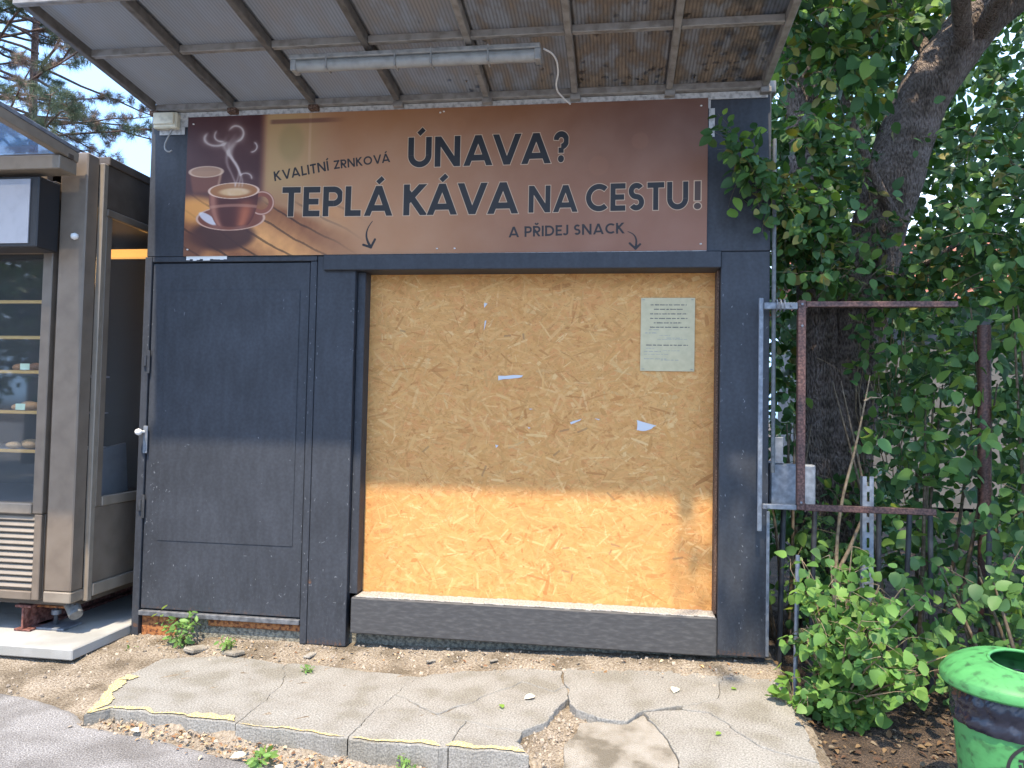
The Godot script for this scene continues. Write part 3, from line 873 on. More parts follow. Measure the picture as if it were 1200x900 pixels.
func _ready() -> void:
	rng.seed = 20
	# ---------------- camera
	var cam := Camera3D.new()
	cam.name = "camera"
	cam.basis = Basis(Vector3.UP, deg_to_rad(8.07)) * Basis(Vector3.RIGHT, deg_to_rad(2.1)) * Basis(Vector3.BACK, deg_to_rad(1.17))
	cam.position = EYE
	cam.fov = 54.70
	cam.near = 0.05; cam.far = 400.0
	add_child(cam)
	cam.current = true
	# ---------------- sky, sun, exposure
	var we := WorldEnvironment.new()
	we.name = "world_environment"
	var env := Environment.new()
	env.background_mode = Environment.BG_SKY
	var sm := ProceduralSkyMaterial.new()
	sm.sky_top_color = Color(0.50, 0.65, 0.86)
	sm.sky_horizon_color = Color(0.58, 0.73, 0.89)
	sm.sky_curve = 0.22
	sm.ground_bottom_color = Color(0.30, 0.28, 0.25)
	sm.ground_horizon_color = Color(0.62, 0.62, 0.60)
	sm.energy_multiplier = 1.0
	sm.sky_cover = cloud_cover(4)
	sm.sky_cover_modulate = Color(1, 1, 1, 1)
	var sky := Sky.new()
	sky.sky_material = sm
	env.sky = sky
	env.background_energy_multiplier = 1.22
	env.tonemap_mode = Environment.TONE_MAPPER_LINEAR
	env.tonemap_exposure = 3.0
	env.sdfgi_enabled = true; env.ssao_enabled = true; env.ssil_enabled = true
	we.environment = env
	add_child(we)
	var sun := DirectionalLight3D.new()
	sun.name = "sun"
	sun.light_energy = 0.98
	sun.light_color = Color(1.0, 0.93, 0.82)
	sun.light_angular_distance = 1.0
	sun.shadow_enabled = true
	add_child(sun)
	sun.look_at_from_position(V(-0.07, 1.95, 1.0), Vector3.ZERO)

	soil_noise.frequency = 0.06; soil_noise.seed = 8; soil_noise.fractal_octaves = 4
	make_materials()
	LM.ovate = leaf_mesh(0.72, 0.72)
	LM.broad = leaf_mesh(0.98, 0.55, 0.12, 0.25)
	LM.slim = leaf_mesh(0.42, 0.8)

	build_ground()
	build_kiosk()
	build_canopy()
	build_brown_kiosk()
	build_slab()
	build_gate()
	build_far_background()
	build_tree()
	build_hedges()
	build_front_shrub()
	build_pines()
	build_sign_and_fittings()
	build_bin()
	build_weeds_and_litter()


# ================================================================== ground
func build_ground() -> void:
	var g := MB.new()
	g.poly([V(-150, -0.06, 150), V(150, -0.06, 150), V(150, -0.06, -150), V(-150, -0.06, -150)])
	ground_piece("ground", g, M.soil)
	# road: from the kerb out to behind the camera, both ways
	var r := MB.new()
	var edge := [Vector2(-60, 0.60), Vector2(-6, 0.62), Vector2(-3.4, 0.70), Vector2(-2.92, 0.75), Vector2(-2.77, 0.77), Vector2(-2.58, 0.83), Vector2(-2.41, 0.90), Vector2(-2.27, 1.00), Vector2(-2.11, 1.03), Vector2(-1.92, 1.05), Vector2(-1.74, 1.08), Vector2(-1.61, 1.11), Vector2(-1.41, 1.13), Vector2(-1.24, 1.16), Vector2(-0.95, 1.155), Vector2(-0.2, 1.22), Vector2(0.0, 1.38), Vector2(1.0, 1.38), Vector2(2.2, 1.44), Vector2(60, 1.5)]
	for i in edge.size() - 1:
		var a: Vector2 = edge[i]
		var b: Vector2 = edge[i + 1]
		var cuts := 1 if absf(b.x - a.x) > 5 else 4
		for k in cuts:
			var p := a.lerp(b, float(k) / cuts)
			var q := a.lerp(b, float(k + 1) / cuts)
			if cuts > 1:
				if k > 0: p.y += 0.014 * soil_noise.get_noise_2d(p.x * 300, 9)
				if k < cuts - 1: q.y += 0.014 * soil_noise.get_noise_2d(q.x * 300, 9)
			var hp := road_y(p.x)
			var hq := road_y(q.x)
			r.poly([V(p.x, hp - 0.018, p.y), V(p.x, hp, p.y + 0.05), V(q.x, hq, q.y + 0.05), V(q.x, hq - 0.018, q.y)])
			r.poly([V(p.x, hp, p.y + 0.05), V(p.x, hp, 40), V(q.x, hq, 40), V(q.x, hq, q.y + 0.05)])
	r.smooth_normals()
	ground_piece("road", r, M.road)
	# bare dirt round the kiosks, and the dark soil under the shrubs
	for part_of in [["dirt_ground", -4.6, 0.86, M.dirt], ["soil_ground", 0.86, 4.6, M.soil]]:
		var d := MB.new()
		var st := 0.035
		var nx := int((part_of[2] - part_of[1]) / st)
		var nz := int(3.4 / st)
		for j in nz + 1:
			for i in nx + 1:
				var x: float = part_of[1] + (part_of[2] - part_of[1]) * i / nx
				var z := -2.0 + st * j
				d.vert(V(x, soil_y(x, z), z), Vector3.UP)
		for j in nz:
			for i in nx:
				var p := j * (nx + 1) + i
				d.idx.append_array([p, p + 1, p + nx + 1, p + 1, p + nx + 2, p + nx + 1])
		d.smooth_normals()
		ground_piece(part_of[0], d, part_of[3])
	# broken pavement: every slab between two cracks is a piece
	var pave := Node3D.new()
	pave.name = "pavement"
	pave.set_meta("kind", "structure")
	add_child(pave)
	var P := [
		[[Vector2(-2.251, 1.031), Vector2(-2.336, 0.822), Vector2(-2.399, 0.624), Vector2(-2.365, 0.311), Vector2(-2.090, 0.198), Vector2(-1.712, 0.246), Vector2(-1.589, 0.509), Vector2(-1.574, 0.745), Vector2(-1.578, 0.991), Vector2(-1.760, 0.972), Vector2(-1.984, 0.970), Vector2(-2.183, 0.942)], 0],
		[[Vector2(-1.573, 0.999), Vector2(-1.574, 0.745), Vector2(-1.589, 0.509), Vector2(-1.712, 0.246), Vector2(-1.350, 0.252), Vector2(-0.968, 0.316), Vector2(-1.014, 0.559), Vector2(-1.048, 0.745), Vector2(-1.067, 1.044), Vector2(-1.348, 1.024)], 0],
		[[Vector2(-1.067, 1.044), Vector2(-1.048, 0.745), Vector2(-1.014, 0.559), Vector2(-0.772, 0.754), Vector2(-0.630, 0.792), Vector2(-0.639, 1.049), Vector2(-0.875, 1.047)], 0],
		[[Vector2(-0.639, 1.049), Vector2(-0.630, 0.792), Vector2(-0.511, 0.831), Vector2(-0.373, 0.848), Vector2(-0.383, 0.935), Vector2(-0.311, 1.048), Vector2(-0.392, 1.046)], 0],
		[[Vector2(-1.014, 0.559), Vector2(-0.968, 0.316), Vector2(-0.749, 0.216), Vector2(-0.514, 0.164), Vector2(-0.268, 0.102), Vector2(-0.228, 0.353), Vector2(-0.281, 0.412), Vector2(-0.440, 0.327), Vector2(-0.518, 0.423), Vector2(-0.633, 0.581), Vector2(-0.776, 0.736)], 0],
		[[Vector2(-0.772, 0.754), Vector2(-0.633, 0.581), Vector2(-0.518, 0.423), Vector2(-0.440, 0.327), Vector2(-0.281, 0.412), Vector2(-0.228, 0.353), Vector2(-0.204, 0.480), Vector2(-0.283, 0.735), Vector2(-0.373, 0.848), Vector2(-0.511, 0.831), Vector2(-0.630, 0.792)], 0],
		[[Vector2(-0.255, 0.100), Vector2(0.116, 0.074), Vector2(0.549, 0.029), Vector2(0.529, 0.205), Vector2(0.487, 0.404), Vector2(0.316, 0.501), Vector2(0.141, 0.586), Vector2(0.065, 0.681), Vector2(-0.064, 0.684), Vector2(-0.161, 0.604), Vector2(-0.195, 0.555), Vector2(-0.218, 0.383)], 1],
		[[Vector2(0.549, 0.029), Vector2(0.704, -0.015), Vector2(0.745, 0.063), Vector2(0.817, 0.155), Vector2(0.806, 0.438), Vector2(0.807, 0.694), Vector2(0.796, 0.935), Vector2(0.741, 0.899), Vector2(0.572, 0.813), Vector2(0.504, 0.677), Vector2(0.433, 0.561), Vector2(0.313, 0.537), Vector2(0.316, 0.501), Vector2(0.487, 0.404), Vector2(0.529, 0.205)], 1],
		[[Vector2(0.141, 0.586), Vector2(0.313, 0.537), Vector2(0.433, 0.561), Vector2(0.504, 0.677), Vector2(0.572, 0.813), Vector2(0.741, 0.899), Vector2(0.796, 0.935), Vector2(0.805, 1.2), Vector2(0.79, 1.33), Vector2(0.30, 1.33), Vector2(0.247, 0.915), Vector2(0.191, 0.703)], 2],
		[[Vector2(-0.136, 0.720), Vector2(-0.063, 0.701), Vector2(0.065, 0.690), Vector2(0.141, 0.604), Vector2(0.191, 0.703), Vector2(0.247, 0.915), Vector2(0.30, 1.33), Vector2(-0.16, 1.33), Vector2(-0.194, 1.173), Vector2(-0.189, 0.916)], 3],
	]
	for e in P:
		var lift: float = [0.0, 0.007, 0.0, -0.004][e[1]] + rf(-0.0015, 0.0015)
		var tx := rf(-0.003, 0.003)
		var tz := rf(-0.003, 0.003)
		var ring := PackedVector2Array()
		var pts: Array = e[0]
		for i in pts.size():
			var a: Vector2 = pts[i]
			var b: Vector2 = pts[(i + 1) % pts.size()]
			var cuts := maxi(2, int(a.distance_to(b) / 0.022))
			for k in cuts:
				var p := a.lerp(b, float(k) / cuts)
				ring.append(p + ragged(p))
		var ins := Geometry2D.offset_polygon(ring, -0.0006)
		if ins.size(): ring = ins[0]
		var top := ring
		var t2 := Geometry2D.offset_polygon(ring, -0.002)
		var mb := MB.new()
		var yy := func(p: Vector2) -> float:
			return pave_y(p.x, p.y) + lift + tx * (p.x - pts[0].x) + tz * (p.y - pts[0].y) + 0.002 * soil_noise.get_noise_2d(p.x * 60, p.y * 60)
		# top sheet, then the crumbling edge and the side
		if t2.size() == 1: top = t2[0]
		var cc := Vector2.ZERO
		for p in ring: cc += p
		cc /= ring.size()
		var tri := Geometry2D.triangulate_polygon(top)
		var b0 := mb.v.size()
		for p in top: mb.vert(V(p.x, yy.call(p), p.y), Vector3.UP)
		for i in range(0, tri.size(), 3):
			var A := top[tri[i]]
			var B := top[tri[i + 1]]
			var C := top[tri[i + 2]]
			if (B - A).cross(C - A) > 0:
				mb.idx.append_array([b0 + tri[i], b0 + tri[i + 1], b0 + tri[i + 2]])
			else:
				mb.idx.append_array([b0 + tri[i], b0 + tri[i + 2], b0 + tri[i + 1]])
		var cw := Geometry2D.is_polygon_clockwise(top)
		for i in top.size():
			var p := top[i]
			var q := top[(i + 1) % top.size()]
			var np := (p - top[(i + top.size() - 1) % top.size()]).orthogonal().normalized() * (-1.0 if cw else 1.0)
			var nq := (q - p).orthogonal().normalized() * (-1.0 if cw else 1.0)
			var po := p + np * 0.006
			var qo := q + nq * 0.006
			if true:
				var off := (q - p).orthogonal().normalized()
				if Geometry2D.is_point_in_polygon(p.lerp(q, 0.5) + off * 0.003, top): off = -off
				po = p + off * 0.0015
				qo = q + off * 0.0015
			var inside := V(cc.x, 0.05, cc.y)
			var f := V((p.x + q.x) / 2, 0, (p.y + q.y) / 2) - V(po.x + qo.x, 0, po.y + qo.y) / 2
			mb.poly([V(p.x, yy.call(p), p.y), V(q.x, yy.call(q), q.y), V(qo.x, yy.call(q) - 0.003, qo.y), V(po.x, yy.call(p) - 0.003, po.y)], V(p.x, yy.call(p) - 0.1, p.y) + f * 4)
			mb.poly([V(po.x, yy.call(p) - 0.003, po.y), V(qo.x, yy.call(q) - 0.003, qo.y), V(qo.x, -0.02, qo.y), V(po.x, -0.02, po.y)], V(p.x, 0.05, p.y) + f * 20)
		part("slab", mb, [M.concrete, M.concrete, M.concrete, M.concrete_pale][e[1]], pave)
	# worn yellow paint along the edge
	# each: the edge it follows, then its width inwards
	for ln in [[[Vector2(-2.392, 0.56), Vector2(-2.385, 0.64), Vector2(-2.328, 0.822), Vector2(-2.246, 1.020)], 0.085], [[Vector2(-2.242, 1.022), Vector2(-2.180, 0.938), Vector2(-1.984, 0.963), Vector2(-1.82, 0.964)], 0.036], [[Vector2(-1.82, 0.964), Vector2(-1.72, 0.970), Vector2(-1.59, 0.984)], 0.062], [[Vector2(-1.56, 0.996), Vector2(-1.348, 1.018), Vector2(-1.09, 1.037)], 0.020], [[Vector2(-1.05, 1.036), Vector2(-0.875, 1.040), Vector2(-0.68, 1.042)], 0.030], [[Vector2(-0.66, 1.042), Vector2(-0.50, 1.043), Vector2(-0.33, 1.040)], 0.058]]:
		var mb := MB.new()
		var pts: Array = ln[0]
		var N := 60
		var prev := []
		for k in N + 1:
			var t := float(k) / N * (pts.size() - 1)
			var i := mini(int(t), pts.size() - 2)
			var p: Vector2 = pts[i].lerp(pts[i + 1], t - i)
			var side: Vector2 = (pts[i + 1] - pts[i]).orthogonal().normalized()
			if side.y > 0 and ln[1] < 0.08: side = -side
			if ln[1] > 0.08 and side.x < 0: side = -side
			var w: float = ln[1] * clampf(0.65 + 0.7 * soil_noise.get_noise_2d(p.x * 60, p.y * 60 + 40) + 0.25 * soil_noise.get_noise_2d(p.x * 260, p.y * 260), 0.12, 1.1) * minf(1.0, 8.0 * minf(k, N - k) / N + 0.05)
			p += ragged(p)
			var a := p + side * 0.003
			var b := p + side * (0.004 + w)
			var now := [V(a.x, pave_y(a.x, a.y) + 0.0055, a.y), V(b.x, pave_y(b.x, b.y) + 0.0055, b.y)]
			if prev.size(): mb.poly([prev[0], now[0], now[1], prev[1]], V(p.x, -9, p.y))
			prev = now
		part("yellow_line", mb, M.yellow, pave)


# ================================================================== the dark kiosk
func build_kiosk() -> void:
	var k := thing("coffee_kiosk", "dark slate painted metal kiosk with closed steel door and boarded window", "kiosk", V(-1.0, 0, 0))
	var off := V(1.0, 0, 0)
	var B := func(a: Vector3, b: Vector3, bev := 0.004) -> MB: return bx(a + off, b + off, bev)
	part("side_wall", B.call(V(-2.752, 0.16, -2.2), V(-2.70, 3.22, -0.062)), M.paint, k)
	part("side_wall", B.call(V(0.73, 0.16, -2.2), V(0.779, 3.22, -0.062)), M.paint, k)
	part("back_wall", B.call(V(-2.70, 0.16, -2.2), V(0.73, 3.22, -2.15)), M.paint, k)
	part("floor_slab", B.call(V(-2.69, 0.06, -2.14), V(0.72, 0.20, -0.17)), M.plinth, k)
	part("roof", B.call(V(-2.80, 3.225, -2.3), V(0.82, 3.29, -0.07)), M.steel, k)
	part("fascia_panel", B.call(V(-2.757, 2.353, -0.06), V(0.783, 3.222, 0.0)), M.paint, k)
	part("corner_post", B.call(V(-2.762, 0.10, -0.06), V(-2.719, 2.351, 0.006), 0.003), M.paint, k)
	part("wall_panel", B.call(V(-1.698, 0.165, -0.06), V(-1.472, 2.351, 0.0), 0.003), M.paint, k)
	part("door_post", B.call(V(-1.739, 0.165, -0.06), V(-1.700, 2.318, 0.003), 0.003), M.paint, k)
	part("door_head", B.call(V(-2.717, 2.320, -0.06), V(-1.70, 2.351, 0.004), 0.003), M.paint, k)
	part("lintel", B.call(V(-1.655, 2.263, -0.15), V(0.530, 2.3505, 0.026), 0.004), M.paint, k)
	part("wall_panel", B.call(V(0.532, 0.250, -0.15), V(0.781, 2.351, 0.0), 0.003), M.paint, k)
	part("window_jamb", B.call(V(-1.470, 0.449, -0.16), V(-1.424, 2.261, -0.035), 0.003), M.paint, k)
	part("window_jamb", B.call(V(0.518, 0.449, -0.16), V(0.5305, 2.261, -0.035), 0.002), M.rust_dark, k)
	# door
	var door := part("door", B.call(V(-2.714, 0.305, -0.05), V(-1.744, 2.314, -0.006), 0.003), M.paint, k)
	part("sheet", B.call(V(-2.622, 0.70, -0.0055), V(-1.80, 2.155, -0.0022), 0.001), M.paint, door)
	var hb := MB.new()
	hb.span(V(-2.727, 1.20, 0.007) + off, V(-2.700, 1.36, 0.016) + off, 0.003)
	var handle := part("handle", hb, M.galv, door)
	var kn := MB.new()
	kn.tube([V(-2.722, 1.325, 0.014) + off, V(-2.722, 1.325, 0.055) + off], [0.008, 0.008], 10)
	kn.lathe(V(-2.725, 1.325, 0.06) + off, [Vector2(0.001, -0.02), Vector2(0.017, -0.012), Vector2(0.021, 0), Vector2(0.017, 0.012), Vector2(0.001, 0.02)], 14)
	part("knob", kn, M.white, handle)
	for y in [1.74, 0.90]:
		var hm := MB.new()
		hm.span(V(-2.722, y - 0.075, 0.0075) + off, V(-2.704, y + 0.06, 0.013) + off, 0.002)
		hm.tube([V(-2.732, y - 0.03, 0.013) + off, V(-2.732, y + 0.03, 0.013) + off], 0.011, 10)
		part("hinge", hm, M.paint if y > 1 else M.darkiron, door)
	part("door_sill", B.call(V(-2.717, 0.268, -0.06), V(-1.742, 0.296, 0.012), 0.003), painted(lin(0.10, 0.105, 0.115), 0.2, 0.7, 0, 0.3, 71), k)
	# plinth under the door: rust, then patched concrete
	part("rust_plate", B.call(V(-2.715, 0.09, -0.06), V(-2.50, 0.262, -0.022), 0.004), M.rust, k, "orange rusted plate below the left end of the door")
	part("plinth", B.call(V(-2.498, 0.06, -0.09), V(-1.68, 0.262, -0.035), 0.006), M.plinth, k)
	part("rust_plate", B.call(V(-2.30, 0.225, -0.034), V(-1.70, 0.264, -0.018), 0.004), M.rust, k)
	part("plinth", B.call(V(-1.675, 0.05, -0.16), V(0.70, 0.236, -0.09), 0.006), M.plinth, k)
	# window sill beam, dusty on top
	part("sill_beam", B.call(V(-1.443, 0.243, -0.16), V(0.5295, 0.440, 0.010), 0.006), M.sillpaint, k)
	var dust := MB.new()
	var N := 70
	for i in N:   # crumbs of plaster left along the ledge
		var x := lerpf(-1.42, 0.52, (i + 0.5) / N)
		dust.box(V(x, 0.442, -0.062 + rf(-0.006, 0.004)) + off, V(1.94 / N + 0.006, rf(0.004, 0.012), 0.122 + rf(-0.02, 0.008)), 0.003, Basis(Vector3.UP, rf(-0.06, 0.06)))
	part("plaster_ledge", dust, M.plaster, k)
	# pale primer left round the banner, a torn strip below it
	part("primer_strip", B.call(V(-2.59, 3.120, 0.0015), V(0.47, 3.190, 0.004), 0.0), M.fascia, k)
	part("primer_strip", B.call(V(0.462, 2.965, 0.0016), V(0.492, 3.119, 0.004), 0.0), M.fascia, k)
	var torn := MB.new()
	for i in 12:
		var x := -2.50 + i * 0.021
		torn.span(V(x, 2.332 + rf(-0.006, 0.004), 0.0065) + off, V(x + 0.022, 2.354, 0.0085) + off)
	part("torn_strip", torn, M.white, k)
	# corner trim on the right edge
	var tr := MB.new()
	tr.span(V(0.772, 0.26, 0.0015) + off, V(0.788, 1.0, 0.008) + off, 0.002)
	part("corner_trim", tr, M.galv, k)
	# boarding over the serving window
	var ob := MB.new()
	var x0 := -1.424
	var x1 := 0.5175
	ob.span(V(x0, 0.44, -0.150), V(x1, 2.262, -0.1275))
	var face := MB.new()
	face.poly([V(x0, 0.44, -0.126), V(x1, 0.44, -0.126), V(x1, 2.262, -0.126), V(x0, 2.262, -0.126)], null, [Vector2(0, 1), Vector2(1, 1), Vector2(1, 0), Vector2(0, 0)])
	var board := thing("chipboard_panel", "large yellow-brown chipboard sheet boarding up the kiosk window", "board")
	var om := StandardMaterial3D.new()
	om.albedo_texture = chipboard_texture()
	om.roughness = 0.72
	om.heightmap_enabled = true; om.heightmap_texture = om.albedo_texture; om.heightmap_scale = 0.12
	part("core", ob, M.palebark, board)
	part("face", face, om, board)
	# torn scraps of paper and tape stuck to the board
	var sm := flat(lin(0.52, 0.53, 0.55), 0.5)
	var scraps := [[[Vector2(-0.665, 1.686), Vector2(-0.524, 1.690), Vector2(-0.53, 1.678), Vector2(-0.60, 1.668), Vector2(-0.664, 1.660)]], [[Vector2(0.112, 1.455), Vector2(0.215, 1.425), Vector2(0.17, 1.40), Vector2(0.13, 1.395), Vector2(0.110, 1.400)]], [[Vector2(-0.752, 2.10), Vector2(-0.735, 2.095), Vector2(-0.752, 2.070)]], [[Vector2(-0.748, 1.995), Vector2(-0.738, 2.0), Vector2(-0.750, 1.94)]], [[Vector2(-0.765, 1.868), Vector2(-0.71, 1.858), Vector2(-0.715, 1.852)]], [[Vector2(-0.255, 1.432), Vector2(-0.19, 1.455), Vector2(-0.20, 1.445), Vector2(-0.25, 1.422)]], [[Vector2(-0.12, 1.457), Vector2(-0.09, 1.455), Vector2(-0.1, 1.449)]], [[Vector2(-0.672, 1.30), Vector2(-0.655, 1.295), Vector2(-0.668, 1.28)]], [[Vector2(-0.49, 1.402), Vector2(-0.475, 1.398), Vector2(-0.485, 1.392)]], [[Vector2(-0.49, 1.505), Vector2(-0.465, 1.503), Vector2(-0.48, 1.499)]]]
	for s in scraps:
		var mb := MB.new()
		var poly2: Array = s[0]
		var top := []
		for i in poly2.size():
			var a: Vector2 = poly2[i]
			var b: Vector2 = poly2[(i + 1) % poly2.size()]
			for t in [0.0, 0.3, 0.65]:
				var p := a.lerp(b, t) + Vector2(rf(-1, 1), rf(-1, 1)) * minf(0.003, a.distance_to(b) * 0.06)
				top.append(V(p.x, p.y, -0.1235 + rf(0, 0.0015)))
		var flat2 := PackedVector2Array()
		for p in top: flat2.append(Vector2(p.x, p.y))
		var tri := Geometry2D.triangulate_polygon(flat2)
		for q in range(0, tri.size(), 3):
			mb.poly([top[tri[q]], top[tri[q + 1]], top[tri[q + 2]]], V(poly2[0].x, poly2[0].y, -1))
		if tri.size(): part("paper_scrap", mb, sm, board)


# ================================================================== roof over the front
func roof_y(z: float) -> float: return 3.205 + 0.0885 * z

func build_canopy() -> void:
	var c := thing("canopy", "slanted translucent plastic canopy on grey steel rafters above the coffee banner", "canopy", V(-1, 3.2, 0))
	var o := V(1, -3.2, 0)
	var xs := [-2.72, -2.232, -1.740, -1.243, -0.737, -0.252, 0.250, 0.742]
	for i in xs.size():
		var mb := MB.new()
		mb.bar(V(xs[i], roof_y(0.046) + 0.025, 0.046) + o, V(xs[i], roof_y(1.0) + 0.025, 1.0) + o, 0.034, 0.05, 0.004)
		part("rafter", mb, M.rafter if i < 4 else M.steel, c)
	# rusty weld plates where rafters meet the wall
	for i in 8:
		var mb := MB.new()
		mb.box(V(xs[i] + 0.004, 3.193, 0.03) + o, V(0.055, 0.030, 0.04), 0.003)
		part("weld_plate", mb, M.rust_dark if i in [0, 1, 2] else M.steel, c)
	part("back_beam", bx(V(-2.745, 3.205, 0.002) + o, V(0.765, 3.243, 0.045) + o, 0.004), M.steel, c)
	part("front_beam", bx(V(-2.76, 3.297, 1.002) + o, V(0.78, 3.345, 1.036) + o, 0.004), M.steel, c)
	for i in 7:
		var mb := MB.new()
		mb.bar(V(xs[i] + 0.017, roof_y(0.578) + 0.026, 0.578) + o, V(xs[i + 1] - 0.017, roof_y(0.578) + 0.026, 0.578) + o, 0.032, 0.036, 0.003)
		part("crossbar", mb, M.steel, c)
	part("wall_plate", bx(V(-2.742, 3.165, 0.0045) + o, V(0.762, 3.2025, 0.012) + o, 0.001), M.fascia, c)
	for i in 7:
		var dirt: float = [0.12, 0.14, 0.22, 0.40, 0.66, 0.86, 0.92][i]
		var m := StandardMaterial3D.new()
		m.albedo_texture = sheet_texture(dirt, 200 + i)
		m.roughness = 0.35
		m.backlight_enabled = true
		m.backlight = Color(0.62, 0.62, 0.62)
		m.heightmap_enabled = true; m.heightmap_texture = m.albedo_texture; m.heightmap_scale = 0.1
		var mb := MB.new()
		var a: float = xs[i] - 0.01
		var b: float = xs[i + 1] + 0.01
		var y0 := roof_y(-0.02) + 0.054
		var y1 := roof_y(1.05) + 0.054
		mb.poly([V(a, y0, -0.02) + o, V(b, y0, -0.02) + o, V(b, y1, 1.05) + o, V(a, y1, 1.05) + o], V(a, 0, 0.5) + o + V(0, 9, 0), [Vector2(0, 0), Vector2(1, 0), Vector2(1, 1), Vector2(0, 1)])
		part("roof_sheet", mb, m, c)
		if i > 0:
			part("cover_strip", bxbar(V(xs[i], y0 + 0.008, -0.02) + o, V(xs[i], y1 + 0.008, 1.05) + o, 0.05, 0.006), M.lampgrey, c)
	# fallen leaves and twigs lying on the sheets, thick under the tree
	var lm := leaf_mesh(0.6, 0.7, 0.1, 0.1)
	var xfs := []
	var tints := []
	for k in 130:
		var x := 0.74 - absf(rng.randfn(0, 0.75))
		if x < -1.9: continue
		var z := rf(0.0, 1.03)
		if rng.randf() < 0.4: z = absf(rng.randfn(0, 0.18))
		if z > 1.03: continue
		var s := rf(0.012, 0.045)
		xfs.append(leaf_xf(V(x, roof_y(z) + 0.060 + rf(0, 0.012), z) + o, V(rf(-1, 1), rf(-0.1, 0.1), rf(-1, 1)), s, V(rf(-0.3, 0.3), 1, rf(-0.3, 0.3))))
		tints.append(Color(0.10, 0.065, 0.035) * rf(0.5, 1.6))
	stuff("leaf_litter", lm, xfs, tints, M.litter, c)

func bxbar(a: Vector3, b: Vector3, w: float, h: float, bev := 0.0) -> MB:
	var m := MB.new(); m.bar(a, b, w, h, bev); return m


